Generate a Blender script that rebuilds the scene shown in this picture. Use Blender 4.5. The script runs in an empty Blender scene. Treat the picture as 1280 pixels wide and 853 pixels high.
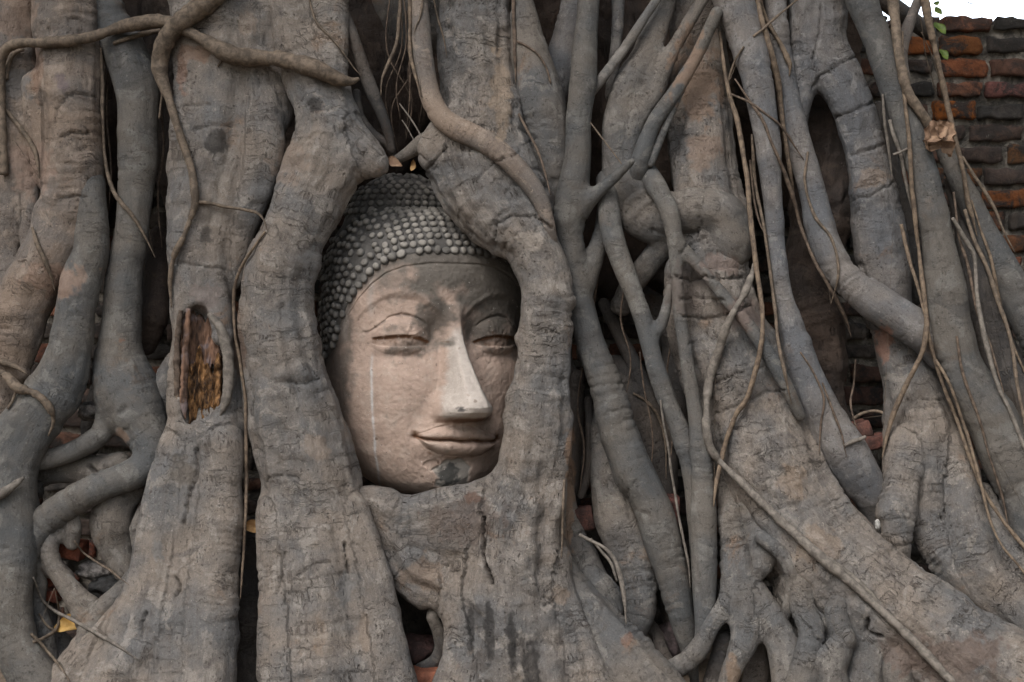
import bpy, math, random
import numpy as np
from mathutils import Vector

# ------------------------------------------------------------------ camera, sky, sun, exposure
SC = bpy.context.scene
PXM = 500.0            # photo pixels per metre on the reference plane (y = 0)
DIST = 1750.0          # camera distance from that plane, in the same pixels
CAMZ = 0.95
cam_d = bpy.data.cameras.new('camera')
cam = bpy.data.objects.new('camera', cam_d)
SC.collection.objects.link(cam)
cam.location = (0, -DIST / PXM, CAMZ)
cam.rotation_euler = (math.radians(90), 0, 0)
cam_d.sensor_width = 36.0
cam_d.lens = 36.0 * DIST / 1280.0
cam_d.clip_start = 0.05
cam_d.clip_end = 2000
SC.camera = cam

SUN_TO = Vector((-0.42, -0.62, 0.85)).normalized()     # direction towards the sun
SUN_EL = math.asin(SUN_TO.z)
SUN_ROT = math.atan2(SUN_TO.x, SUN_TO.y)
world = bpy.data.worlds.new('World')
SC.world = world
world.use_nodes = True
wn = world.node_tree
for n in list(wn.nodes):
    wn.nodes.remove(n)
sky = wn.nodes.new('ShaderNodeTexSky')
sky.sky_type = 'NISHITA'
sky.sun_disc = False
sky.sun_elevation = SUN_EL
sky.sun_rotation = SUN_ROT
sky.air_density = 1.0
sky.dust_density = 3.0
sky.ozone_density = 1.0
bg = wn.nodes.new('ShaderNodeBackground')
bg.inputs['Strength'].default_value = 0.15
wo = wn.nodes.new('ShaderNodeOutputWorld')
hs = wn.nodes.new('ShaderNodeHueSaturation')          # thin overcast: the blue is washed out
hs.inputs['Saturation'].default_value = 0.42
wn.links.new(sky.outputs[0], hs.inputs['Color'])
# extra sky brightness added towards the far side, so it shows white behind the wall
tc_ = wn.nodes.new('ShaderNodeTexCoord')
sx_ = wn.nodes.new('ShaderNodeSeparateXYZ')
wn.links.new(tc_.outputs['Generated'], sx_.inputs[0])
mr_ = wn.nodes.new('ShaderNodeMapRange')
mr_.interpolation_type = 'SMOOTHSTEP'
mr_.inputs[1].default_value = 0.2; mr_.inputs[2].default_value = 0.95
mr_.inputs[3].default_value = 1.0; mr_.inputs[4].default_value = 2.6
wn.links.new(sx_.outputs['Y'], mr_.inputs[0])
wn.links.new(mr_.outputs[0], hs.inputs['Value'])
wn.links.new(hs.outputs[0], bg.inputs['Color'])
wn.links.new(bg.outputs[0], wo.inputs['Surface'])

sun_d = bpy.data.lights.new('sun', 'SUN')
sun_d.energy = 0.7
sun_d.angle = math.radians(24)
sun_d.color = (1.0, 0.97, 0.94)
sun = bpy.data.objects.new('sun', sun_d)
SC.collection.objects.link(sun)
sun.rotation_euler = (-SUN_TO).to_track_quat('-Z', 'Y').to_euler()
sun.location = (-3, -5, 6)

SC.view_settings.view_transform = 'Standard'
SC.view_settings.look = 'None'
SC.view_settings.exposure = 1.42
SC.view_settings.gamma = 1.0
SC.view_settings.use_curve_mapping = False
SC.render.engine = 'CYCLES'
SC.cycles.max_bounces = 6
SC.cycles.use_denoising = True

random.seed(7)
RNG = np.random.default_rng(11)

# ------------------------------------------------------------------ helpers
def P(px, py, d=0.0):
    """a point of the place: photo pixel and distance behind (+) the reference plane"""
    s = 1.0 + d / DIST
    return np.array([(px - 640.0) * s / PXM, d / PXM, CAMZ + (426.5 - py) * s / PXM])

def tag(o, label=None, cat=None, group=None, kind=None):
    if label: o['label'] = label
    if cat: o['category'] = cat
    if group: o['group'] = group
    if kind: o['kind'] = kind
    return o

def empty(name, loc, rz=0.0):
    o = bpy.data.objects.new(name, None)
    o.empty_display_size = 0.1
    SC.collection.objects.link(o)
    o.location = loc
    o.rotation_euler = (0, 0, rz)
    return o

def mesh_obj(name, V, F, mat, parent=None, smooth=True, attrs=None, local=False, tris=None):
    """V (n,3) array, F (m,4) array (or list of polygons); world coordinates unless local"""
    V = np.asarray(V, dtype=np.float32)
    me = bpy.data.meshes.new(name)
    if parent is not None and not local:
        V = V - np.array(parent.location, dtype=np.float32)
    if isinstance(F, np.ndarray):
        m, k = F.shape
        me.vertices.add(len(V))
        me.vertices.foreach_set('co', V.ravel())
        me.loops.add(m * k)
        me.loops.foreach_set('vertex_index', F.astype(np.int32).ravel())
        me.polygons.add(m)
        me.polygons.foreach_set('loop_start', np.arange(0, m * k, k, dtype=np.int32))
        me.update(calc_edges=True)
        me.validate()
    else:
        me.from_pydata([tuple(map(float, v)) for v in V], [], F)
        me.update()
    if smooth:
        me.polygons.foreach_set('use_smooth', np.ones(len(me.polygons), dtype=bool))
    for an, (kind, data) in (attrs or {}).items():
        a = me.attributes.new(an, kind, 'POINT')
        data = np.asarray(data, dtype=np.float32)
        if kind == 'FLOAT': a.data.foreach_set('value', data.ravel())
        elif kind == 'FLOAT_VECTOR': a.data.foreach_set('vector', data.ravel())
        elif kind == 'FLOAT_COLOR': a.data.foreach_set('color', data.ravel())
    me.materials.append(mat)
    o = bpy.data.objects.new(name, me)
    SC.collection.objects.link(o)
    if parent is not None:
        o.parent = parent
    return o

_perm = np.random.default_rng(3).permutation(256).astype(np.int32)
_perm = np.concatenate([_perm, _perm])
_grad = np.random.default_rng(4).normal(size=(256, 3)).astype(np.float32)
_grad /= np.linalg.norm(_grad, axis=1)[:, None]

def noise3(p):
    """gradient noise, about -1..1"""
    p = np.asarray(p, dtype=np.float32)
    fl = np.floor(p)
    i = fl.astype(np.int32) & 255
    f = p - fl
    w = f * f * f * (f * (f * 6 - 15) + 10)
    out = 0
    for dx in (0, 1):
        for dy in (0, 1):
            for dz in (0, 1):
                h = _perm[_perm[_perm[(i[:, 0] + dx) & 255] + ((i[:, 1] + dy) & 255)] + ((i[:, 2] + dz) & 255)]
                g = _grad[h]
                dot = g[:, 0] * (f[:, 0] - dx) + g[:, 1] * (f[:, 1] - dy) + g[:, 2] * (f[:, 2] - dz)
                ww = (w[:, 0] if dx else 1 - w[:, 0]) * (w[:, 1] if dy else 1 - w[:, 1]) * (w[:, 2] if dz else 1 - w[:, 2])
                out = out + ww * dot
    return out * 1.6

def fbm(p, octv=3):
    a, s, o = 1.0, 1.0, 0
    for k in range(octv):
        o = o + a * noise3(p * s + 17.3 * k)
        a *= 0.5; s *= 2.03
    return o

def smoothstep(a, b, x):
    t = np.clip((x - a) / (b - a), 0, 1)
    return t * t * (3 - 2 * t)

def catmull(pts, step):
    """resample control rows (n,k) with a centripetal-ish Catmull-Rom, spacing about step on the first two columns"""
    pts = np.asarray(pts, dtype=float)
    if len(pts) < 3:
        n = max(2, int(np.linalg.norm(pts[-1, :2] - pts[0, :2]) / step) + 1)
        t = np.linspace(0, 1, n)[:, None]
        return pts[0] * (1 - t) + pts[-1] * t
    q = np.vstack([2 * pts[0] - pts[1], pts, 2 * pts[-1] - pts[-2]])
    out = []
    for i in range(1, len(q) - 2):
        L = np.linalg.norm(q[i + 1, :2] - q[i, :2])
        n = max(1, int(round(L / step)))
        for j in range(n):
            t = j / n
            c = 0.5 * ((2 * q[i]) + (-q[i - 1] + q[i + 1]) * t + (2 * q[i - 1] - 5 * q[i] + 4 * q[i + 1] - q[i + 2]) * t * t
                       + (-q[i - 1] + 3 * q[i] - 3 * q[i + 1] + q[i + 2]) * t ** 3)
            out.append(c)
    out.append(q[-2])
    return np.array(out)

def parse(s):
    return [[float(v) for v in row.split(',')] for row in s.split(';') if row.strip()]

def extend(pts, amount=130):
    """carry a run that leaves the picture on beyond its edge"""
    pts = [list(p) for p in pts]
    def outside(p): return p[1] < 12 or p[1] > 838 or p[0] < 8 or p[0] > 1272
    def push(a, b):
        v = np.array(a) - np.array(b)
        L = max(1e-6, np.hypot(v[0], v[1]))
        n = np.array(a) + v / L * amount
        n[2] = a[2]
        if len(n) > 3: n[3] = a[3] + np.clip(v[3] / L * amount, -40, 40)
        return list(n)
    if outside(pts[0]): pts.insert(0, push(pts[0], pts[1]))
    if outside(pts[-1]): pts.append(push(pts[-1], pts[-2]))
    return pts

# ------------------------------------------------------------------ materials
def new_mat(name):
    m = bpy.data.materials.new(name)
    m.use_nodes = True
    nt = m.node_tree
    for n in list(nt.nodes):
        nt.nodes.remove(n)
    out = nt.nodes.new('ShaderNodeOutputMaterial')
    bs = nt.nodes.new('ShaderNodeBsdfPrincipled')
    nt.links.new(bs.outputs[0], out.inputs['Surface'])
    return m, nt, bs

class G:
    """small node-graph writer"""
    def __init__(s, nt): s.nt = nt
    def node(s, t, **kw):
        n = s.nt.nodes.new(t)
        for k, v in kw.items(): setattr(n, k, v)
        return n
    def put(s, sock, v):
        if hasattr(v, 'is_linked'): s.nt.links.new(v, sock)
        elif v is not None: sock.default_value = v
    def attr(s, name, out='Vector'):
        return s.node('ShaderNodeAttribute', attribute_name=name).outputs[out]
    def geo(s, out='Position'): return s.node('ShaderNodeNewGeometry').outputs[out]
    def math(s, op, a, b=0.0, clamp=False):
        n = s.node('ShaderNodeMath', operation=op, use_clamp=clamp)
        s.put(n.inputs[0], a); s.put(n.inputs[1], b)
        return n.outputs[0]
    def scale(s, v, sc):
        n = s.node('ShaderNodeVectorMath', operation='MULTIPLY')
        s.put(n.inputs[0], v); n.inputs[1].default_value = sc
        return n.outputs[0]
    def vadd(s, v, w):
        n = s.node('ShaderNodeVectorMath', operation='ADD')
        s.put(n.inputs[0], v); s.put(n.inputs[1], w)
        return n.outputs[0]
    def noise(s, v, scale=1.0, detail=3.0, rough=0.55, dist=0.0, out='Fac'):
        n = s.node('ShaderNodeTexNoise')
        s.put(n.inputs['Vector'], v)
        n.inputs['Scale'].default_value = scale
        n.inputs['Detail'].default_value = detail
        n.inputs['Roughness'].default_value = rough
        n.inputs['Distortion'].default_value = dist
        return n.outputs[out]
    def voro(s, v, scale=1.0, feature='F1', out='Distance'):
        n = s.node('ShaderNodeTexVoronoi', feature=feature)
        s.put(n.inputs['Vector'], v)
        n.inputs['Scale'].default_value = scale
        return n.outputs[out]
    def ramp(s, f, lo, hi):
        n = s.node('ShaderNodeMapRange', interpolation_type='SMOOTHSTEP')
        s.put(n.inputs[0], f)
        n.inputs[1].default_value = lo; n.inputs[2].default_value = hi
        n.inputs[3].default_value = 0.0; n.inputs[4].default_value = 1.0
        return n.outputs[0]
    def mix(s, fac, a, b, blend='MIX'):
        n = s.node('ShaderNodeMix', data_type='RGBA', blend_type=blend)
        s.put(n.inputs[0], fac); s.put(n.inputs[6], a); s.put(n.inputs[7], b)
        return n.outputs[2]
    def bump(s, h, dist, strength=1.0, normal=None):
        n = s.node('ShaderNodeBump')
        s.put(n.inputs['Height'], h)
        n.inputs['Distance'].default_value = dist
        s.put(n.inputs['Strength'], strength)
        if normal is not None: s.put(n.inputs['Normal'], normal)
        return n.outputs[0]

def c4(r, g, b): return (r, g, b, 1.0)

def bark_material():
    m, nt, bs = new_mat('fig_bark')
    g = G(nt)
    B = g.attr('bark')                     # across, across, along in metres: follows each root
    tint = g.attr('tint', 'Color')
    old = g.attr('old', 'Fac')             # 0 smooth young root .. 1 old rough bark
    pos = g.geo('Position')
    # broad tone
    n1 = g.noise(pos, 5.0, 4, 0.6)
    n2 = g.noise(pos, 17.0, 5, 0.65, 0.6)
    col = g.mix(g.ramp(n1, 0.36, 0.64), c4(0.156, 0.161, 0.168), c4(0.25, 0.222, 0.196))
    col = g.mix(g.math('MULTIPLY', g.ramp(n2, 0.53, 0.62), 0.6), col, c4(0.345, 0.33, 0.31))
    col = g.mix(g.math('MULTIPLY', g.ramp(g.noise(g.vadd(pos, (5.5, 1.2, 8.8)), 11.0, 6, 0.7, 1.0), 0.54, 0.66), 0.7), col, c4(0.135, 0.125, 0.12))
    # fibres along the root
    nf = g.noise(g.scale(B, (70, 70, 7)), 1.0, 4, 0.6)
    col = g.mix(g.math('MULTIPLY', g.ramp(nf, 0.5, 0.75), 0.38), col, c4(0.13, 0.11, 0.095))
    # ring wrinkles around the root
    Bw = g.vadd(B, g.scale(g.noise(g.scale(B, (13, 13, 9)), 1.0, 4, 0.6, 0.0, 'Color'), (0.0, 0.0, 0.07)))
    nr = g.noise(g.scale(Bw, (5, 5, 75)), 1.0, 3, 0.55)
    ring = g.ramp(g.math('ABSOLUTE', g.math('SUBTRACT', nr, 0.5)), 0.022, 0.0)
    where = g.ramp(g.noise(g.scale(B, (7, 7, 12)), 1.0, 2, 0.5), 0.46, 0.62)
    ring = g.math('MULTIPLY', ring, where)
    col = g.mix(g.math('MULTIPLY', ring, g.math('ADD', g.math('MULTIPLY', old, 0.45), 0.2)), col, c4(0.055, 0.042, 0.033))
    # fine cracks of old bark
    vc = g.voro(g.vadd(g.scale(B, (34, 34, 20)), g.scale(g.noise(pos, 40, 3, 0.6, 0, 'Color'), (1.3, 1.3, 1.3))), 1.0, 'DISTANCE_TO_EDGE')
    vwhere = g.ramp(g.noise(pos, 9.0, 3, 0.6), 0.52, 0.66)
    crack = g.math('MULTIPLY', g.math('MULTIPLY', g.ramp(vc, 0.045, 0.0), vwhere), g.math('MULTIPLY', old, 0.6))
    col = g.mix(g.math('MULTIPLY', crack, 0.25), col, c4(0.05, 0.038, 0.03))
    # dark lichen and soot patches, ochre wood dust, pale specks
    nd = g.noise(pos, 8.0, 6, 0.7, 0.8)
    col = g.mix(g.math('MULTIPLY', g.ramp(nd, 0.60, 0.72), g.math('ADD', 0.25, g.math('MULTIPLY', old, 0.5))), col, c4(0.07, 0.06, 0.053))
    no = g.noise(g.vadd(pos, (3.1, 7.7, 1.3)), 6.0, 5, 0.7, 0.5)
    col = g.mix(g.math('MULTIPLY', g.ramp(no, 0.60, 0.74), 0.5), col, c4(0.27, 0.165, 0.095))
    sp = g.ramp(g.noise(pos, 150.0, 2, 0.6), 0.67, 0.74)
    col = g.mix(g.math('MULTIPLY', sp, 0.5), col, c4(0.5, 0.47, 0.43))
    sp2 = g.ramp(g.noise(g.vadd(pos, (9.1, 2.7, 4.3)), 110.0, 3, 0.6), 0.64, 0.70)
    col = g.mix(g.math('MULTIPLY', sp2, 0.6), col, c4(0.06, 0.05, 0.043))
    pv = g.voro(g.vadd(g.scale(B, (95, 95, 75)), g.scale(g.noise(pos, 60, 3, 0.6, 0, 'Color'), (1.5, 1.5, 1.5))), 1.0)
    pits = g.math('MULTIPLY', g.ramp(pv, 0.30, 0.14), g.ramp(g.noise(g.vadd(pos, (1.7, 8.2, 3.9)), 14.0, 4, 0.6), 0.45, 0.6))
    col = g.mix(g.math('MULTIPLY', pits, g.math('ADD', 0.35, g.math('MULTIPLY', old, 0.35))), col, c4(0.045, 0.038, 0.033))
    ld = g.noise(g.scale(Bw, (32, 32, 190)), 1.0, 3, 0.6)
    dash = g.math('MULTIPLY', g.ramp(ld, 0.67, 0.74), 0.35)
    col = g.mix(dash, col, c4(0.07, 0.055, 0.045))
    gr = g.noise(pos, 320.0, 3, 0.7)
    col = g.mix(1.0, col, g.mix(gr, c4(0.5, 0.5, 0.5), c4(1.5, 1.5, 1.5)), 'MULTIPLY')
    gm = g.noise(g.scale(B, (150, 150, 60)), 1.0, 5, 0.7, 0.5)
    col = g.mix(g.math('ADD', g.math('MULTIPLY', old, 0.45), 0.1), col, g.mix(g.ramp(gm, 0.3, 0.7), c4(0.68, 0.67, 0.66), c4(1.24, 1.25, 1.26)), 'MULTIPLY')
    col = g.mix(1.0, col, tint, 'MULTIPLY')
    stc = g.mix(1.0, g.attr('stain', 'Color'), g.mix(g.noise(pos, 130, 4, 0.7), c4(0.5, 0.5, 0.5), c4(1.5, 1.5, 1.5)), 'MULTIPLY')
    col = g.mix(g.attr('stained', 'Fac'), col, stc)
    cr = g.attr('fissure', 'Fac')
    col = g.mix(cr, col, c4(0.02, 0.015, 0.012))
    nt.links.new(col, bs.inputs['Base Color'])
    bs.inputs['Roughness'].default_value = 0.78
    bs.inputs['Specular IOR Level'].default_value = 0.35
    # relief
    hh = g.math('SUBTRACT', g.math('MULTIPLY', nf, 0.35), g.math('MULTIPLY', ring, 0.9))
    hh = g.math('SUBTRACT', hh, g.math('MULTIPLY', crack, 0.5))
    hh = g.math('ADD', hh, g.math('MULTIPLY', n2, g.math('ADD', 0.3, old)))
    nm = g.bump(hh, 0.006, g.math('ADD', 0.35, g.math('MULTIPLY', old, 0.6)))
    fine = g.math('SUBTRACT', g.math('ADD', g.noise(pos, 90.0, 6, 0.75), g.math('MULTIPLY', gm, 0.8)), g.math('ADD', g.math('MULTIPLY', sp2, 0.5), g.math('ADD', g.math('MULTIPLY', pits, 0.7), dash)))
    nm = g.bump(fine, 0.006, g.math('ADD', 0.22, g.math('MULTIPLY', old, 0.6)), nm)
    nt.links.new(nm, bs.inputs['Normal'])
    return m

def simple_mat(name, ca, cb, scale=30, rough=0.85, bump=0.002, stretch=None, cc=None, cscale=8):
    m, nt, bs = new_mat(name)
    g = G(nt)
    pos = g.node('ShaderNodeTexCoord').outputs['Object']
    v = g.scale(pos, stretch) if stretch else pos
    n = g.noise(v, scale, 5, 0.65, 0.3)
    col = g.mix(g.ramp(n, 0.35, 0.66), c4(*ca), c4(*cb))
    if cc:
        n2 = g.noise(pos, cscale, 4, 0.6, 0.4)
        col = g.mix(g.ramp(n2, 0.5, 0.66), col, c4(*cc))
    nt.links.new(col, bs.inputs['Base Color'])
    bs.inputs['Roughness'].default_value = rough
    bs.inputs['Specular IOR Level'].default_value = 0.3
    nt.links.new(g.bump(n, bump * 2.5, 0.8), bs.inputs['Normal'])
    return m

def stone_material():
    """weathered stucco and sandstone; 'stone' carries the bare stone, soot and run-off marks"""
    m, nt, bs = new_mat('weathered_stone')
    g = G(nt)
    pos = g.node('ShaderNodeTexCoord').outputs['Object']
    base = g.attr('stone', 'Color')
    n = g.noise(pos, 16, 6, 0.68, 0.4)
    col = g.mix(1.0, base, g.mix(g.ramp(n, 0.3, 0.7), c4(0.66, 0.66, 0.66), c4(0.83, 0.83, 0.83)), 'MULTIPLY')
    n3 = g.noise(pos, 75, 5, 0.7)
    col = g.mix(1.0, col, g.mix(n3, c4(0.82, 0.82, 0.82), c4(1.18, 1.18, 1.18)), 'MULTIPLY')
    pit = g.ramp(g.noise(pos, 120, 3, 0.6), 0.66, 0.72)
    col = g.mix(g.math('MULTIPLY', pit, 0.5), col, c4(0.10, 0.08, 0.065))
    spk = g.ramp(g.noise(g.vadd(pos, (4.0, 1.0, 8.0)), 170, 2, 0.6), 0.69, 0.74)
    col = g.mix(g.math('MULTIPLY', spk, 0.5), col, c4(0.55, 0.52, 0.48))
    nt.links.new(col, bs.inputs['Base Color'])
    bs.inputs['Roughness'].default_value = 0.82
    bs.inputs['Specular IOR Level'].default_value = 0.25
    h = g.math('SUBTRACT', g.math('ADD', n, g.math('MULTIPLY', n3, 0.7)), g.math('MULTIPLY', pit, 0.5))
    nt.links.new(g.bump(h, 0.0045, 0.75), bs.inputs['Normal'])
    return m

def brick_material():
    m, nt, bs = new_mat('old_brick')
    g = G(nt)
    pos = g.node('ShaderNodeTexCoord').outputs['Object']
    base = g.attr('clay', 'Color')
    n = g.noise(pos, 22, 6, 0.7, 0.5)
    soot = g.ramp(g.noise(g.vadd(pos, (2.0, 5.0, 1.0)), 16, 7, 0.74, 0.6), 0.44, 0.58)
    sootw = g.attr('soot', 'Fac')
    col = g.mix(1.0, base, g.mix(g.ramp(n, 0.3, 0.7), c4(0.6, 0.6, 0.6), c4(1.3, 1.3, 1.3)), 'MULTIPLY')
    col = g.mix(g.math('MULTIPLY', soot, sootw), col, c4(0.022, 0.021, 0.02))
    pale = g.ramp(g.noise(g.vadd(pos, (7.0, 3.0, 9.0)), 26, 5, 0.7, 0.4), 0.64, 0.74)
    col = g.mix(g.math('MULTIPLY', pale, 0.35), col, c4(0.26, 0.25, 0.22))
    nt.links.new(col, bs.inputs['Base Color'])
    bs.inputs['Roughness'].default_value = 0.9
    bs.inputs['Specular IOR Level'].default_value = 0.2
    nt.links.new(g.bump(g.noise(pos, 60, 6, 0.75, 0.3), 0.008, 0.9), bs.inputs['Normal'])
    return m

M_BARK = bark_material()
M_STONE = stone_material()
M_BRICK = brick_material()
M_VINE = simple_mat('vine_bark', (0.065, 0.05, 0.037), (0.155, 0.118, 0.086), 60, 0.8, 0.001)
M_VINE_PALE = simple_mat('pale_vine_bark', (0.075, 0.055, 0.04), (0.175, 0.13, 0.09), 60, 0.8, 0.001)
M_VINE_GREY = simple_mat('grey_vine_bark', (0.085, 0.074, 0.063), (0.175, 0.153, 0.13), 60, 0.8, 0.001)
M_VINE_DARK = simple_mat('dark_vine_bark', (0.05, 0.036, 0.027), (0.13, 0.095, 0.07), 60, 0.85, 0.001)
M_ROT = simple_mat('rotten_wood', (0.03, 0.018, 0.013), (0.20, 0.115, 0.075), 40, 0.9, 0.004, (1, 1, 0.18), (0.15, 0.115, 0.11), 22)
M_ROT_OCHRE = simple_mat('ochre_crumbling_wood', (0.03, 0.017, 0.01), (0.24, 0.125, 0.05), 60, 0.9, 0.005, (1, 1, 0.5))
M_DRYLEAF = simple_mat('dry_leaf', (0.20, 0.105, 0.04), (0.40, 0.25, 0.11), 35, 0.75, 0.001)
M_YELLOWLEAF = simple_mat('yellow_leaf', (0.42, 0.24, 0.06), (0.58, 0.38, 0.14), 35, 0.7, 0.001)
M_GREENLEAF = simple_mat('green_leaf', (0.05, 0.085, 0.012), (0.11, 0.15, 0.025), 40, 0.55, 0.0005)
M_PALELEAF = simple_mat('pale_dry_leaf', (0.15, 0.09, 0.058), (0.28, 0.185, 0.12), 35, 0.8, 0.002)
M_GROUND = simple_mat('bare_soil', (0.10, 0.075, 0.055), (0.22, 0.17, 0.125), 14, 0.95, 0.006, None, (0.07, 0.055, 0.042), 3)
M_RUBBLE = simple_mat('grey_stone', (0.06, 0.055, 0.05), (0.30, 0.27, 0.25), 40, 0.9, 0.004)

# ------------------------------------------------------------------ root sculpting: signed distance strokes -> surface
H = 0.005
DEPTH = np.full((853 + 400, 1280 + 400), 1e3, dtype=np.float32)      # nearest root surface per direction, for laying vines on roots

def surface_nets(F, org, h):
    s = F < 0
    cnt = np.zeros(tuple(np.array(F.shape) - 1), dtype=np.int8)
    for a in (0, 1):
        for b in (0, 1):
            for c in (0, 1):
                cnt += s[a:F.shape[0] - 1 + a, b:F.shape[1] - 1 + b, c:F.shape[2] - 1 + c]
    act = (cnt > 0) & (cnt < 8)
    ijk = np.argwhere(act)
    idx = np.full(act.shape, -1, dtype=np.int32)
    idx[act] = np.arange(len(ijk), dtype=np.int32)
    corner = {}
    for a in (0, 1):
        for b in (0, 1):
            for c in (0, 1):
                corner[(a, b, c)] = F[ijk[:, 0] + a, ijk[:, 1] + b, ijk[:, 2] + c]
    acc = np.zeros((len(ijk), 3), dtype=np.float32)
    num = np.zeros(len(ijk), dtype=np.float32)
    for ca in corner:
        for ax in range(3):
            if ca[ax] == 0:
                cb = list(ca); cb[ax] = 1; cb = tuple(cb)
                va, vb = corner[ca], corner[cb]
                mk = (va < 0) != (vb < 0)
                t = np.where(mk, va / np.where(mk, va - vb, 1), 0)
                p = np.tile(np.array(ca, dtype=np.float32), (len(ijk), 1))
                p[:, ax] = t
                acc += p * mk[:, None]
                num += mk
    V = (ijk + acc / num[:, None]) * h + org
    quads = []
    for ax in range(3):
        b, c = (ax + 1) % 3, (ax + 2) % 3
        lo = [slice(1, None)] * 3; hi = [slice(1, None)] * 3
        lo[ax] = slice(0, -1); hi[ax] = slice(1, None)
        s0, s1 = s[tuple(lo)], s[tuple(hi)]
        e = np.argwhere(s0 != s1)
        inside = s0[tuple(e.T)]
        e = e + 1; e[:, ax] -= 1
        ok = np.all(e < np.array(act.shape), axis=1)
        e, inside = e[ok], inside[ok]
        def cell(db, dc):
            q = e.copy(); q[:, b] -= db; q[:, c] -= dc
            return idx[tuple(q.T)]
        q = np.stack([cell(1, 1), cell(0, 1), cell(0, 0), cell(1, 0)], axis=1)
        q[~inside] = q[~inside][:, ::-1]
        quads.append(q)
    Q = np.vstack(quads)
    Q = Q[np.all(Q >= 0, axis=1)]
    return V, Q

def vnormals(V, Q):
    a, b, c, d = (V[Q[:, i]] for i in range(4))
    fn = np.cross(c - a, d - b)
    N = np.zeros_like(V)
    for ax in range(3):
        w = np.zeros(len(V))
        for i in range(4):
            w += np.bincount(Q[:, i], fn[:, ax], len(V))
        N[:, ax] = w
    L = np.linalg.norm(N, axis=1)
    return N / np.maximum(L, 1e-12)[:, None]

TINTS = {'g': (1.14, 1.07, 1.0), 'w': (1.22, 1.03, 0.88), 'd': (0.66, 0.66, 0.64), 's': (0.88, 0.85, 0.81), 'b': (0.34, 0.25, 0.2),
         'k': (0.45, 0.41, 0.38), 'c': (0.90, 0.90, 0.92)}  # 'b' and 'k': bark darkened to put the shade of the gaps into its colour
CRACKS = []
STAINS = []          # x, y, rx, ry, colour, strength: wear and rot patches with a shape of their own

def smin(a, b, k):
    h = np.maximum(k - np.abs(a - b), 0) / k
    return np.minimum(a, b) - h * h * k * 0.25

PART_NO = [0]

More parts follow.
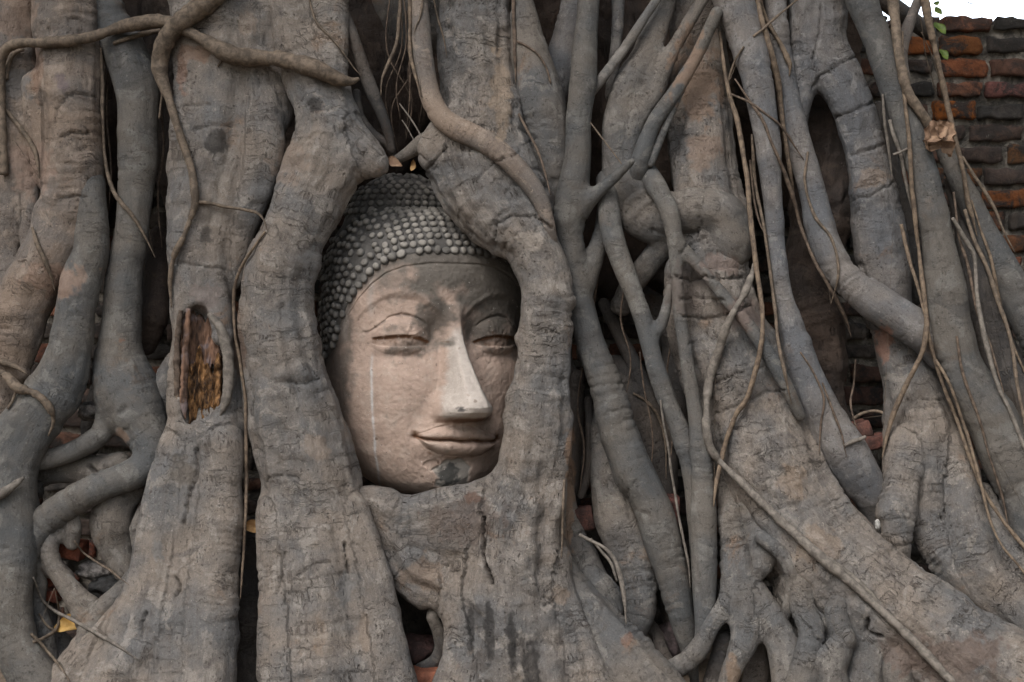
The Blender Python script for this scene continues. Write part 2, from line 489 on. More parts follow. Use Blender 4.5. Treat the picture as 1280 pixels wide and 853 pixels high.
def sculpt(name, strokes, parent, tint='g', old=0.5, k=0.02, flat=0.85, carve=(), lump=1.0, ringy=1.0, label=None, vox=None):
    """strokes: strings 'x,y,r,f; ...' in photo pixels: centre, half width, depth of the front surface; an optional leading '@0.6 ' sets flatness"""
    h = vox or H
    PART_NO[0] += 1
    segs, sid = [], []
    lo, hi = np.full(3, 1e9), np.full(3, -1e9)
    S = []
    u_off = PART_NO[0] * 3.7
    for st in strokes:
        fl = flat
        st = st.strip()
        if st.startswith('@'):
            w, st = st[1:].split(' ', 1); fl = float(w)
        c = catmull(extend(parse(st)), 14)
        c[:, 2] = np.maximum(c[:, 2], 1.2)
        pts, rad = [], []
        for x, y, r, f in c:
            d = f + r * fl
            pts.append(P(x, y, d)); rad.append(r * (1 + d / DIST) / PXM)
        pts, rad = np.array(pts), np.array(rad)
        S.append((pts, rad, fl))
        R = rad.max() * max(1, fl)
        lo = np.minimum(lo, (pts - rad[:, None]).min(0)); hi = np.maximum(hi, (pts + rad[:, None]).max(0))
    pad = k + 3 * h
    lo = lo - pad; hi = hi + pad
    dims = np.ceil((hi - lo) / h).astype(int) + 1
    Gd = np.full(dims, 1.0, dtype=np.float32)
    Near = np.full(dims, 1.0, dtype=np.float32)
    SI = np.zeros(dims, dtype=np.int32)
    ax = [lo[i] + h * np.arange(dims[i]) for i in range(3)]
    A, Bp, RA, RB, U0, TA, TB, FL = [], [], [], [], [], [], [], []
    for pts, rad, fl in S:
        tan = np.gradient(pts, axis=0)
        tan /= np.maximum(np.linalg.norm(tan, axis=1), 1e-9)[:, None]
        D = np.full(dims, 1.0, dtype=np.float32)
        u = u_off
        u_off += 1.37
        for i in range(len(pts) - 1):
            a, b, ra, rb = pts[i], pts[i + 1], rad[i], rad[i + 1]
            m = max(ra, rb) + k + 2 * h
            i0 = np.maximum(((np.minimum(a, b) - m - lo) / h).astype(int), 0)
            i1 = np.minimum(((np.maximum(a, b) + m - lo) / h).astype(int) + 2, dims)
            X = (ax[0][i0[0]:i1[0]] - a[0]).astype(np.float32)[:, None, None]
            Y = ((ax[1][i0[1]:i1[1]] - a[1]) / fl).astype(np.float32)[None, :, None]
            Z = (ax[2][i0[2]:i1[2]] - a[2]).astype(np.float32)[None, None, :]
            v = (b - a).copy(); v[1] /= fl
            L2 = float(v @ v) + 1e-12
            t = np.clip((X * v[0] + Y * v[1] + Z * v[2]) / L2, 0, 1)
            d = np.sqrt((X - t * v[0]) ** 2 + (Y - t * v[1]) ** 2 + (Z - t * v[2]) ** 2) - (ra + (rb - ra) * t)
            sl = tuple(slice(i0[j], i1[j]) for j in range(3))
            D[sl] = np.minimum(D[sl], d)
            nr = Near[sl]
            better = d < nr
            nr[better] = d[better]
            SI[sl][better] = len(A)
            A.append(a); Bp.append(b); RA.append(ra); RB.append(rb); U0.append(u); TA.append(tan[i]); TB.append(tan[i + 1]); FL.append(fl)
            u += np.linalg.norm(b - a)
        Gd = smin(Gd, D, np.float32(k))
    for (px, py, rx, ry, dc, rd) in carve:
        c = P(px, py, dc)
        s = (1 + dc / DIST) / PXM
        X = ((ax[0] - c[0]) / (rx * s)).astype(np.float32)[:, None, None]
        Y = ((ax[1] - c[1]) / (rd * s)).astype(np.float32)[None, :, None]
        Z = ((ax[2] - c[2]) / (ry * s)).astype(np.float32)[None, None, :]
        q = (np.sqrt(X * X + Y * Y + Z * Z) - 1) * min(rx, ry, rd) * s
        Gd = -smin(-Gd, q, np.float32(0.008))
    V, Q = surface_nets(Gd, lo, h)
    V = V.astype(np.float64)
    N = vnormals(V, Q)
    ci = np.clip(np.round((V - lo) / h).astype(int), 0, dims - 1)
    si = SI[tuple(ci.T)]
    A, Bp, RA, RB, U0, TA, TB = map(np.array, (A, Bp, RA, RB, U0, TA, TB))
    ab = Bp[si] - A[si]
    t = np.clip(((V - A[si]) * ab).sum(1) / ((ab * ab).sum(1) + 1e-12), 0, 1)
    ctr = A[si] + ab * t[:, None]
    tg = TA[si] * (1 - t[:, None]) + TB[si] * t[:, None]
    tg /= np.maximum(np.linalg.norm(tg, axis=1), 1e-9)[:, None]
    rt = np.cross(tg, np.array([0, 1.0, 0])); rt /= np.maximum(np.linalg.norm(rt, axis=1), 1e-9)[:, None]
    off = V - ctr
    rr = RA[si] * (1 - t) + RB[si] * t
    bark = np.stack([(off * rt).sum(1), off[:, 1], U0[si] + np.linalg.norm(ab, axis=1) * t], axis=1)
    # relief of the bark itself
    amp = np.clip(rr / 0.10, 0.12, 1.0) * lump
    dsp = amp * (0.012 * fbm(V * 6.0, 2) + 0.0055 * old * fbm(V * 19.0, 2))
    flut = noise3(bark * np.array([20, 20, 2.0])) * 0.010 * amp * (0.35 + old) + noise3(bark * np.array([46, 46, 4.5]) + 3) * 0.004 * amp * (0.3 + old)
    kn = noise3(V * 11.0 + 40)
    dsp += smoothstep(0.45, 0.8, kn) * 0.009 * np.clip(rr / 0.07, 0.2, 1) * lump
    dsp -= smoothstep(0.62, 0.85, noise3(V * 24.0 + 70)) * 0.006 * np.clip(rr / 0.07, 0.1, 1)
    dsp += flut
    bw = bark.copy(); bw[:, 2] += 0.02 * noise3(bark * 9.0)
    rg = noise3(bw * np.array([3.0, 3.0, 38.0]))
    wh = smoothstep(0.1, 0.6, noise3(bark * np.array([5, 5, 7.0]) + 4.4))
    dsp -= smoothstep(0.25, 0.0, np.abs(rg)) * wh * 0.0045 * np.clip(rr / 0.05, 0.2, 1.0) * ringy
    rg2 = noise3(bw * np.array([2.0, 2.0, 12.0]) + 8.1)
    dsp += smoothstep(0.1, 0.6, rg2) * 0.004 * np.clip(rr / 0.06, 0.2, 1.0) * ringy
    fis = np.zeros(len(V))
    if CRACKS:
        s = 1 + V[:, 1] * PXM / DIST
        vx = V[:, 0] * PXM / s + 640; vy = 426.5 - (V[:, 2] - CAMZ) * PXM / s
        front = N[:, 1] < -0.1
        for line, w, dep in CRACKS:
            ln = np.array(line, dtype=float)
            mk = front & (vx > ln[:, 0].min() - 12) & (vx < ln[:, 0].max() + 12) & (vy > ln[:, 1].min() - 12) & (vy < ln[:, 1].max() + 12)
            if mk.sum() < 3: continue
            p = np.stack([vx[mk], vy[mk]], 1)
            p = p + 2.5 * np.stack([noise3(V[mk] * 60), noise3(V[mk] * 60 + 9)], 1)
            best = np.full(len(p), 1e9)
            for i in range(len(ln) - 1):
                a, b = ln[i], ln[i + 1]
                tt = np.clip(((p - a) @ (b - a)) / ((b - a) @ (b - a)), 0, 1)
                best = np.minimum(best, np.hypot(*(p - a - tt[:, None] * (b - a)).T))
            q = smoothstep(w, w * 0.35, best)
            dsp[mk] -= q * dep / PXM
            fis[mk] = np.maximum(fis[mk], q * min(1.0, dep / 12.0))
    stain = np.zeros((len(V), 4)); stain[:, :3] = 0.1
    s = 1 + V[:, 1] * PXM / DIST
    vx = V[:, 0] * PXM / s + 640; vy = 426.5 - (V[:, 2] - CAMZ) * PXM / s
    nzs = None
    for (sx, sy, rx, ry, scol, stg) in STAINS:
        mk = (np.abs(vx - sx) < rx * 2) & (np.abs(vy - sy) < ry * 2) & (N[:, 1] < 0.1)
        if mk.sum() < 5: continue
        q = np.hypot((vx[mk] - sx) / rx, (vy[mk] - sy) / ry)
        nn = 0.4 * noise3(V[mk] * 13 + sx) * (rx > 20) + 0.45 * fbm(V[mk] * 34 + sx, 3) + 0.25 * noise3(V[mk] * np.array([150, 60, 60.0]))
        w = smoothstep(0.0, 0.35, 1 - q + nn) * stg
        a0 = stain[mk]
        a0[:, :3] = np.where((w > a0[:, 3])[:, None], np.array(scol), a0[:, :3])
        a0[:, 3] = np.maximum(a0[:, 3], w)
        stain[mk] = a0
        dsp[mk] -= w * (0.0035 * np.abs(noise3(V[mk] * 48)) + 0.002 * np.abs(noise3(V[mk] * 110))) * (rx > 12)
    V = V + N * dsp[:, None]
    # what lies nearest the viewer, for draping vines
    s = 1 + V[:, 1] * PXM / DIST
    ix = np.round(V[:, 0] * PXM / s + 640 + 200).astype(int); iy = np.round(426.5 - (V[:, 2] - CAMZ) * PXM / s + 200).astype(int)
    dv = (V[:, 1] * PXM).astype(np.float32)
    for ox in (-1, 0, 1):
        for oy in (-1, 0, 1):
            jx, jy = ix + ox, iy + oy
            ok = (jx >= 0) & (jx < DEPTH.shape[1]) & (jy >= 0) & (jy < DEPTH.shape[0])
            np.minimum.at(DEPTH, (jy[ok], jx[ok]), dv[ok])
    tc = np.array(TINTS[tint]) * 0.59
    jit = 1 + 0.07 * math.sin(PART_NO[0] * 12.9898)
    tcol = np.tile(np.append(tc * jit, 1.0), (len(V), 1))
    o = mesh_obj(name, V, Q, M_BARK, parent, True, {
        'bark': ('FLOAT_VECTOR', bark), 'tint': ('FLOAT_COLOR', tcol),
        'old': ('FLOAT', np.full(len(V), old)), 'fissure': ('FLOAT', fis * 0.85),
        'stain': ('FLOAT_COLOR', np.concatenate([stain[:, :3], np.ones((len(V), 1))], 1)), 'stained': ('FLOAT', stain[:, 3])})
    if label: o['label'] = label
    return o

# ------------------------------------------------------------------ setting: ground and wall
def build_ground():
    n = 160
    xs = np.concatenate([-np.geomspace(400, 2.2, 25), np.linspace(-2, 2, n), np.geomspace(2.2, 400, 25)])
    ys = np.concatenate([-np.geomspace(400, 4.2, 25), np.linspace(-4, 1.2, n), np.geomspace(1.4, 400, 25)])
    X, Y = np.meshgrid(xs, ys, indexing='ij')
    pts = np.stack([X.ravel(), Y.ravel(), np.zeros(X.size)], 1)
    near = np.exp(-((pts[:, 0] / 3) ** 2 + ((pts[:, 1]) / 3) ** 2))
    z = near * (0.025 * fbm(pts * 2.1, 3) + 0.008 * fbm(pts * 14, 2))
    z += 0.10 * smoothstep(-0.25, 0.3, pts[:, 1]) * np.exp(-(pts[:, 0] / 2.2) ** 2) * smoothstep(1.5, 0.7, pts[:, 1])
    pts[:, 2] = z
    a, b = len(xs), len(ys)
    I = np.arange(a * b).reshape(a, b)
    Q = np.stack([I[:-1, :-1].ravel(), I[1:, :-1].ravel(), I[1:, 1:].ravel(), I[:-1, 1:].ravel()], 1)
    o = mesh_obj('ground', pts, Q, M_GROUND)
    tag(o, 'bare brown soil at the foot of the tree', 'ground', None, 'structure')

def brick_shape(sx, sy, sz, n=(5, 2, 3), rough=0.004, seed=0.0):
    """one worn brick: a rounded, chipped box; returns verts, quads"""
    nx, ny, nz = n
    V, Fq, key = [], [], {}
    def vid(i, j, k):
        if (i, j, k) not in key:
            key[(i, j, k)] = len(V)
            V.append((-0.5 + i / nx, -0.5 + j / ny, -0.5 + k / nz))
        return key[(i, j, k)]
    for i in range(nx):
        for j in range(ny):
            Fq.append((vid(i, j, 0), vid(i, j + 1, 0), vid(i + 1, j + 1, 0), vid(i + 1, j, 0)))
            Fq.append((vid(i, j, nz), vid(i + 1, j, nz), vid(i + 1, j + 1, nz), vid(i, j + 1, nz)))
    for i in range(nx):
        for k in range(nz):
            Fq.append((vid(i, 0, k), vid(i + 1, 0, k), vid(i + 1, 0, k + 1), vid(i, 0, k + 1)))
            Fq.append((vid(i, ny, k), vid(i, ny, k + 1), vid(i + 1, ny, k + 1), vid(i + 1, ny, k)))
    for j in range(ny):
        for k in range(nz):
            Fq.append((vid(0, j, k), vid(0, j, k + 1), vid(0, j + 1, k + 1), vid(0, j + 1, k)))
            Fq.append((vid(nx, j, k), vid(nx, j + 1, k), vid(nx, j + 1, k + 1), vid(nx, j, k + 1)))
    V = np.array(V) * np.array([sx, sy, sz])
    # round the corners
    half = np.array([sx, sy, sz]) / 2
    rad = min(sx, sy, sz) * 0.12
    q = np.clip(V, -(half - rad), half - rad)
    dlt = V - q
    L = np.linalg.norm(dlt, axis=1)
    V = q + dlt / np.maximum(L, 1e-9)[:, None] * np.minimum(L, rad)[:, None]
    V = V + rough * np.stack([noise3(V * 28 + seed), noise3(V * 28 + seed + 31), noise3(V * 28 + seed + 57)], 1)
    return V, np.array(Fq)

WALL_D = 330.0
def build_wall():
    pitch = 27.0
    VV, FF, CC, SS, base = [], [], [], [], 0
    pal = [(0.05, 0.036, 0.03), (0.07, 0.045, 0.035), (0.04, 0.035, 0.031), (0.095, 0.05, 0.035), (0.13, 0.058, 0.035), (0.055, 0.045, 0.038)]
    special = {(1, 1160): (0.30, 0.10, 0.03), (1, 1190): (0.26, 0.10, 0.035), (2, 1222): (0.36, 0.13, 0.06), (3, 1226): (0.30, 0.13, 0.11),
               (4, 1172): (0.42, 0.135, 0.03), (6, 1270): (0.17, 0.085, 0.04), (7, 1215): (0.2, 0.09, 0.04), (8, 1262): (0.28, 0.10, 0.035),
               (9, 1245): (0.28, 0.12, 0.06), (10, 1258): (0.22, 0.10, 0.05), (11, 1265): (0.30, 0.12, 0.07), (12, 1275): (0.26, 0.11, 0.06),
               (15, 60): (0.20, 0.08, 0.05), (16, 70): (0.15, 0.07, 0.05), (24, 85): (0.30, 0.09, 0.05), (25, 60): (0.24, 0.08, 0.05),
               (17, 1075): (0.16, 0.09, 0.07), (16, 1090): (0.14, 0.08, 0.06), (18, 1070): (0.12, 0.075, 0.06)}
    sc = (1 + WALL_D / DIST) / PXM
    rnd = random.Random(5)
    for row in range(0, 35):
        yc = 22 + 3 * math.sin(row * 1.7) * 0 + pitch * (row + 0.5)
        x = -240 - rnd.random() * 60
        while x < 1560:
            w = rnd.choice([62, 66, 58, 64, 34, 70, 60])
            if row == 0 and 1090 < x < 1300: w = rnd.choice([56, 64])
            cx = x + w / 2
            hgt = pitch - rnd.uniform(5.5, 10)
            col = np.array(rnd.choice(pal)) * rnd.uniform(0.75, 1.35)
            soot = rnd.uniform(0.55, 1.0)
            for (r_, sx_), c_ in special.items():
                if r_ == row and x <= sx_ < x + w + 2:
                    col = np.array(c_) * 0.45; soot = 0.95
                    hgt = pitch - 3.5 if r_ != 3 else pitch - 8
            d = WALL_D + rnd.uniform(-5, 5) + 26
            sy = 60 * sc
            if row == 0: hgt -= rnd.uniform(0, 4)
            c = P(cx, yc + rnd.uniform(-1, 1), d)
            V, Fq = brick_shape((w - rnd.uniform(3, 7)) * sc, sy, hgt * sc, (9, 3, 5), 0.009, rnd.random() * 90)
            a = rnd.uniform(-0.015, 0.015)
            R = np.array([[math.cos(a), 0, math.sin(a)], [0, 1, 0], [-math.sin(a), 0, math.cos(a)]])
            V = V @ R.T + c
            VV.append(V); FF.append(Fq + base); base += len(V)
            CC.append(np.tile(np.append(col, 1), (len(V), 1))); SS.append(np.full(len(V), soot))
            x += w
    # mortar and core behind the brick faces, with an eroded top
    nx, nz = 300, 170
    xs = np.linspace(-240, 1560, nx); ys = np.linspace(30, 22 + pitch * 35, nz)
    fr, bk = [], []
    for x in xs:
        for y in ys:
            fr.append(P(x, y, WALL_D - 1)); bk.append(P(x, y, WALL_D + 62))
    fr = np.array(fr); bk = np.array(bk)
    fr[:, 1] += 0.009 * fbm(fr * 26, 3)
    top = np.arange(0, nx * nz, nz)
    fr[top, 2] += 0.008 * noise3(fr[top] * 20); bk[top, 2] = fr[top, 2]
    I = np.arange(nx * nz).reshape(nx, nz)
    q = np.stack([I[:-1, :-1].ravel(), I[:-1, 1:].ravel(), I[1:, 1:].ravel(), I[1:, :-1].ravel()], 1)
    VV.append(fr); FF.append(q + base); base += len(fr)
    VV.append(bk); FF.append(q[:, ::-1] + base)
    o0 = base - len(fr)
    cap = []
    for i in range(nx - 1):
        cap.append((o0 + top[i], o0 + top[i + 1], base + top[i + 1], base + top[i]))
    FF.append(np.array(cap))
    for _ in range(2):
        CC.append(np.tile((0.17, 0.15, 0.125, 1), (len(fr), 1))); SS.append(np.full(len(fr), 0.75))
    V = np.vstack(VV)
    o = mesh_obj('brick_wall', V, np.vstack(FF), M_BRICK, None, True, {'clay': ('FLOAT_COLOR', np.vstack(CC)), 'soot': ('FLOAT', np.concatenate(SS))})
    me = o.data
    tag(o, 'old blackened brick wall with scattered orange bricks behind the tree roots', 'wall')

build_ground()
build_wall()
# ------------------------------------------------------------------ the strangler fig and its roots
CRACKS += [
    ([(605, 648), (603, 662), (605, 678), (604, 695), (609, 712), (615, 728)], 3.4, 22),
    ([(431, 680), (432, 698), (435, 716)], 2.6, 10),
    ([(345, 742), (352, 720), (356, 690)], 2.4, 7),
    ([(370, 720), (395, 706), (412, 703)], 2.2, 5),
    ([(620, 300), (622, 280), (640, 270), (668, 272), (690, 285)], 2.8, 7),
    ([(645, 160), (668, 172), (650, 186)], 2.0, 3),
    ([(590, 230), (615, 205), (650, 190)], 2.0, 4),
    ([(535, 213), (548, 195), (560, 186)], 2.4, 5),
    ([(360, 478), (378, 480), (398, 474)], 2.2, 5),
    ([(310, 470), (318, 500), (316, 520)], 2.2, 5),
    ([(1016, 75), (1024, 40), (1027, 5)], 2.4, 6),
    ([(1040, 148), (1060, 142), (1092, 128)], 3.0, 6),
    ([(1062, 195), (1085, 188), (1108, 180)], 2.4, 5),
    ([(1068, 250), (1090, 244), (1118, 228)], 2.4, 5),
    ([(1015, 110), (1026, 96), (1046, 82), (1076, 68)], 2.6, 5),
    ([(85, 120), (100, 118), (124, 121)], 2.4, 5), ([(76, 170), (92, 166), (112, 167)], 3.0, 7),
    ([(70, 155), (72, 138), (84, 122)], 2.2, 5), ([(72, 248), (88, 246), (106, 247)], 2.4, 5),
    ([(220, 134), (240, 131), (262, 130)], 2.2, 4), ([(240, 163), (262, 157), (296, 158)], 2.2, 4),
    ([(78, 25), (92, 24), (104, 26)], 2.2, 4), ([(215, 332), (228, 328), (242, 332), (284, 336)], 2.2, 4),
    ([(845, 345), (862, 352), (880, 346), (900, 350), (930, 347)], 2.6, 6),
    ([(850, 375), (870, 372), (905, 376)], 2.4, 5), ([(855, 395), (880, 400), (915, 392), (940, 380)], 2.6, 6),
    ([(860, 430), (884, 425), (920, 415)], 2.2, 4), ([(893, 480), (920, 468), (955, 460)], 2.4, 5),
    ([(890, 520), (925, 505), (960, 490), (980, 488)], 2.4, 5), ([(850, 318), (860, 305), (882, 298)], 2.4, 6),
    ([(872, 255), (876, 283), (868, 300)], 2.2, 5),
    ([(1085, 775), (1083, 790), (1100, 797)], 4.0, 14), ([(998, 770), (1015, 788), (1035, 812)], 2.2, 5),
    ([(177, 800), (178, 780), (184, 765)], 2.8, 8), ([(120, 590), (113, 582)], 5.0, 12),
    ([(245, 562), (246, 590), (236, 620), (230, 655)], 3.2, 8), ([(220, 720), (226, 735), (220, 745)], 3.0, 8),
    ([(330, 600), (350, 594), (372, 597)], 2.2, 5), ([(790, 660), (782, 620), (795, 600)], 2.0, 3),
    ([(1120, 505), (1150, 498), (1180, 500)], 2.2, 4), ([(1116, 462), (1130, 455), (1150, 452)], 2.2, 4),
    ([(680, 745), (690, 752), (680, 758)], 3.0, 7), ([(1165, 640), (1178, 650), (1182, 630)], 2.2, 5),
]
CRACKS = [(l, w * 0.8, d * 0.7) for l, w, d in CRACKS]
BLK, BRN, OCH, RST, GRY = (0.022, 0.02, 0.019), (0.085, 0.06, 0.047), (0.27, 0.165, 0.085), (0.24, 0.10, 0.045), (0.13, 0.125, 0.12)
_S = [
    (432, 735, 13, 24, GRY, 0.85), (612, 792, 8, 42, BLK, 0.9), (640, 806, 8, 40, BLK, 0.9), (664, 836, 15, 40, BLK, 0.8), (588, 790, 6, 34, BLK, 0.9),
    (596, 770, 14, 18, BLK, 0.5), (578, 652, 60, 30, BRN, 0.6), (548, 676, 50, 26, (0.07, 0.058, 0.05), 0.5), (600, 640, 34, 22, (0.06, 0.045, 0.038), 0.55), (592, 622, 12, 8, (0.085, 0.045, 0.03), 0.8), (530, 720, 30, 22, (0.17, 0.12, 0.085), 0.6),
    (272, 178, 17, 17, BLK, 0.8), (395, 131, 13, 11, BLK, 0.85), (78, 103, 11, 13, (0.11, 0.085, 0.085), 0.85), (20, 104, 22, 26, GRY, 0.7),
    (46, 92, 9, 40, RST, 0.55), (228, 88, 7, 34, RST, 0.8), (245, 66, 26, 12, (0.16, 0.09, 0.055), 0.6), (196, 690, 9, 18, GRY, 0.8), (228, 594, 16, 24, (0.10, 0.085, 0.07), 0.7),
    (152, 425, 7, 5, RST, 0.9), (258, 292, 8, 12, BLK, 0.7), (262, 370, 22, 22, (0.16, 0.13, 0.115), 0.7), (298, 430, 8, 40, (0.10, 0.06, 0.04), 0.7),
    (1026, 684, 34, 24, OCH, 0.45), (1185, 820, 80, 34, (0.10, 0.07, 0.055), 0.75), (1130, 815, 40, 26, (0.09, 0.066, 0.055), 0.7), (990, 602, 20, 26, OCH, 0.5),
    (1088, 222, 24, 11, OCH, 0.5), (872, 100, 36, 60, (0.19, 0.125, 0.085), 0.7), (880, 190, 30, 22, (0.18, 0.12, 0.085), 0.5), (900, 330, 26, 16, (0.15, 0.10, 0.08), 0.5),
    (860, 360, 26, 40, (0.10, 0.08, 0.07), 0.6), (925, 395, 26, 24, (0.13, 0.09, 0.075), 0.6), (1105, 425, 12, 26, (0.22, 0.11, 0.075), 0.7),
    (1195, 850, 60, 20, BRN, 0.6), (916, 838, 10, 22, (0.17, 0.115, 0.075), 0.7), (700, 745, 16, 14, OCH, 0.5), (712, 610, 8, 90, (0.22, 0.13, 0.075), 0.6),
    (400, 800, 8, 40, OCH, 0.35), (455, 790, 8, 30, OCH, 0.3), (310, 30, 12, 20, OCH, 0.4), (625, 120, 14, 60, (0.30, 0.22, 0.15), 0.5), (70, 350, 40, 24, (0.25, 0.165, 0.12), 0.6),
    (40, 210, 30, 40, (0.22, 0.15, 0.115), 0.6), (20, 20, 30, 30, (0.22, 0.15, 0.11), 0.5), (784, 800, 8, 10, RST, 0.7), (560, 300, 1, 1, BRN, 0.0),
    (150, 545, 10, 10, (0.2, 0.13, 0.09), 0.6), (395, 560, 16, 20, (0.2, 0.155, 0.12), 0.6), (360, 200, 30, 30, (0.2, 0.15, 0.115), 0.55), (668, 300, 20, 16, (0.27, 0.235, 0.2), 0.8),
]
STAINS += [(a, b, c_, d_, e_, f_ * (0.4 if e_ in (OCH, RST) else 0.95)) for a, b, c_, d_, e_, f_ in _S]
TREE_AT = (0.35, 0.30, 0.0)
tree = empty('strangler_fig_tree', TREE_AT)
tag(tree, 'huge old strangler fig whose grey brown roots wrap the stone head', 'tree')

# trunk wood at the back that the roots come down from; gap shade darkens its colour
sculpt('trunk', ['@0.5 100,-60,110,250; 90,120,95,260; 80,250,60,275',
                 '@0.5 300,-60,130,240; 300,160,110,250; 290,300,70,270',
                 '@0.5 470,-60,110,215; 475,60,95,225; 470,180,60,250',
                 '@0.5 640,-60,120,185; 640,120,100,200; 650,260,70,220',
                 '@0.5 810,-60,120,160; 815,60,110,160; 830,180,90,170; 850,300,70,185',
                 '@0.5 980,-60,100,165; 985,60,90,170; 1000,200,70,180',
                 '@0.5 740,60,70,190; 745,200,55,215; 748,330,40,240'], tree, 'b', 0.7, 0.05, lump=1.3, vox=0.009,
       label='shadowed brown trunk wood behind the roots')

def root(strokes, **kw):
    return sculpt('root', strokes, tree, **kw)

# ---- left side
root(['14,-20,46,75; 8,60,44,70; 15,150,40,60; 20,215,34,48; 16,262,22,52; 8,310,18,56; 15,345,16,50',
      '36,232,14,50; 38,262,10,52; 36,292,11,50; 40,320,15,45'], tint='w', old=0.55)
root(['82,0,46,38; 86,60,42,34; 90,110,37,28; 91,170,36,26; 90,230,36,24; 78,282,38,24; 60,320,36,22; 36,362,36,22; 22,410,32,24; 12,460,27,28; -4,510,28,30; -30,580,28,34',
      '50,110,24,44; 55,170,24,46; 62,220,22,46'], tint='w', old=0.6, ringy=0.8)
root(['98,150,16,60; 104,190,18,44; 109,230,21,32; 114,272,21,25; 113,315,21,20; 100,352,24,14; 92,420,25,6; 73,478,32,-2; 38,528,35,-8; 13,580,34,-14; 14,640,31,-18; 17,700,29,-24; 10,760,28,-34; 20,812,29,-44; 48,862,33,-56'],
     tint='d', old=0.35)
root(['126,-10,26,70; 140,30,24,60; 158,70,26,50; 170,110,29,42; 172,160,26,40; 172,211,24,40; 166,280,22,40; 156,353,22,38; 150,421,26,32; 150,460,33,24; 162,500,37,14; 180,535,30,8; 190,560,24,4; 182,582,21,0; 160,596,19,-3; 128,607,18,-4; 98,624,19,-6; 70,642,20,-6; 50,662,18,-4; 44,688,12,2',
      '142,478,14,34; 138,512,15,32; 125,543,13,26; 96,562,12,22; 62,574,12,20; 34,580,11,24; 10,592,10,34'], tint='d', old=0.3, k=0.03)
root(['72,662,12,8; 62,676,12,2; 64,700,12,0; 78,724,13,-4; 96,748,16,-10; 118,775,22,-20; 135,800,26,-30',
      '88,640,11,8; 92,662,10,8; 90,680,9,14',
      '52,708,15,12; 70,712,12,12; 84,720,8,14'], tint='s', old=0.5, k=0.025)
root(['186,590,12,40; 168,608,18,26; 148,626,24,16; 140,655,27,12; 147,685,25,14; 158,712,16,16; 166,728,9,20'], tint='s', old=0.6, k=0.025, lump=1.4)
root(['30,612,10,60; 60,592,14,50; 95,586,18,44; 122,590,18,38; 150,580,14,40'], tint='s', old=0.4)
root(['180,640,9,20; 172,662,11,8; 176,690,12,0; 170,716,12,-6; 150,742,13,-14; 128,762,13,-22; 110,790,13,-32; 104,830,14,-44; 110,870,15,-56'], tint='s', old=0.6, k=0.02)
root(['40,650,9,20; 46,678,10,10; 42,706,10,6; 50,730,10,8; 46,760,11,6; 56,790,12,2; 60,830,14,-10; 80,870,16,-20'], tint='d', old=0.5, k=0.02)
root(['1000,690,13,-52; 1006,724,15,-66; 1000,756,15,-74; 1014,786,16,-84; 1010,820,18,-92; 1000,870,20,-100'], tint='s', old=0.8, k=0.02)
root(['1050,712,12,-66; 1056,740,14,-80; 1044,764,14,-88; 1052,800,15,-96; 1040,840,18,-104; 1046,880,20,-110'], tint='s', old=0.8, k=0.02)
root(['1120,780,16,-84; 1128,806,18,-96; 1122,840,20,-108; 1130,880,22,-118'], tint='s', old=0.8, k=0.02)
root(['60,740,10,60; 62,770,12,52; 70,800,15,42; 92,825,22,20; 120,840,30,0'], tint='s', old=0.5)
root(['198,296,14,110; 196,350,17,96; 192,400,17,90; 184,432,12,96'], tint='b', old=0.5)
root(['216,448,8,60; 207,470,12,46; 203,494,12,42; 204,520,10,46'], tint='s', old=0.5)
root(['150,420,10,130; 135,470,16,120; 118,520,16,110; 112,560,12,110'], tint='k', old=0.5)

# the broad old root with the rotten hollow
hollow = root(['@0.62 275,-20,66,18; 280,60,66,14; 284,120,66,8; 276,190,66,4; 262,240,54,2; 248,300,42,0; 249,350,39,-2; 254,400,42,-4; 258,455,45,-8; 257,520,47,-14; 252,575,46,-20; 246,640,50,-28; 238,700,54,-38; 228,760,58,-52; 222,860,62,-78',
      '222,560,24,-18; 210,620,30,-28; 202,680,33,-38; 192,740,38,-52; 178,800,48,-68; 160,860,56,-84',
      '278,560,25,-28; 276,640,29,-40; 270,710,31,-54; 262,780,33,-68; 258,860,36,-84',
      '322,130,24,12; 330,180,26,6; 318,240,22,10; 300,290,18,14; 296,350,10,24',
      '176,716,14,6; 158,766,26,-14; 132,806,32,-36; 100,858,42,-56',
      '330,-10,34,30; 336,50,34,30; 340,100,30,26; 346,140,22,30'],
     tint='g', old=0.65, k=0.035, ringy=0.7, carve=[(246, 428, 24, 50, -6, 34), (256, 470, 27, 58, -10, 34), (238, 470, 16, 58, -10, 30)],
     label='broad old root with a rotten orange hollow in its face')
hollow['hollow'] = True
root(['318,660,14,40; 312,720,16,34; 308,790,20,24; 312,862,24,10'], tint='k', old=0.7)

# the root on the left of the head
root(['366,-20,26,20; 367,40,25,16; 386,90,36,6; 404,140,38,-4; 410,180,42,-14; 408,206,48,-20; 388,250,42,-22; 368,290,38,-24; 350,340,45,-28; 346,395,48,-30; 352,450,51,-32; 364,505,55,-34; 378,560,59,-38; 386,612,62,-44; 390,660,62,-52; 400,710,70,-62; 408,770,78,-76; 416,860,90,-100',
      '412,-20,22,22; 414,40,22,18; 410,90,24,8',
      '425,172,34,-8; 450,190,26,-8; 470,205,16,-4; 478,211,8,2',
      '340,640,20,-40; 345,720,24,-56; 350,790,26,-76; 352,860,30,-96',
      '440,640,22,-34; 455,700,26,-46; 470,760,28,-60; 486,860,34,-84'],
     tint='g', old=0.75, k=0.04, ringy=0.9)

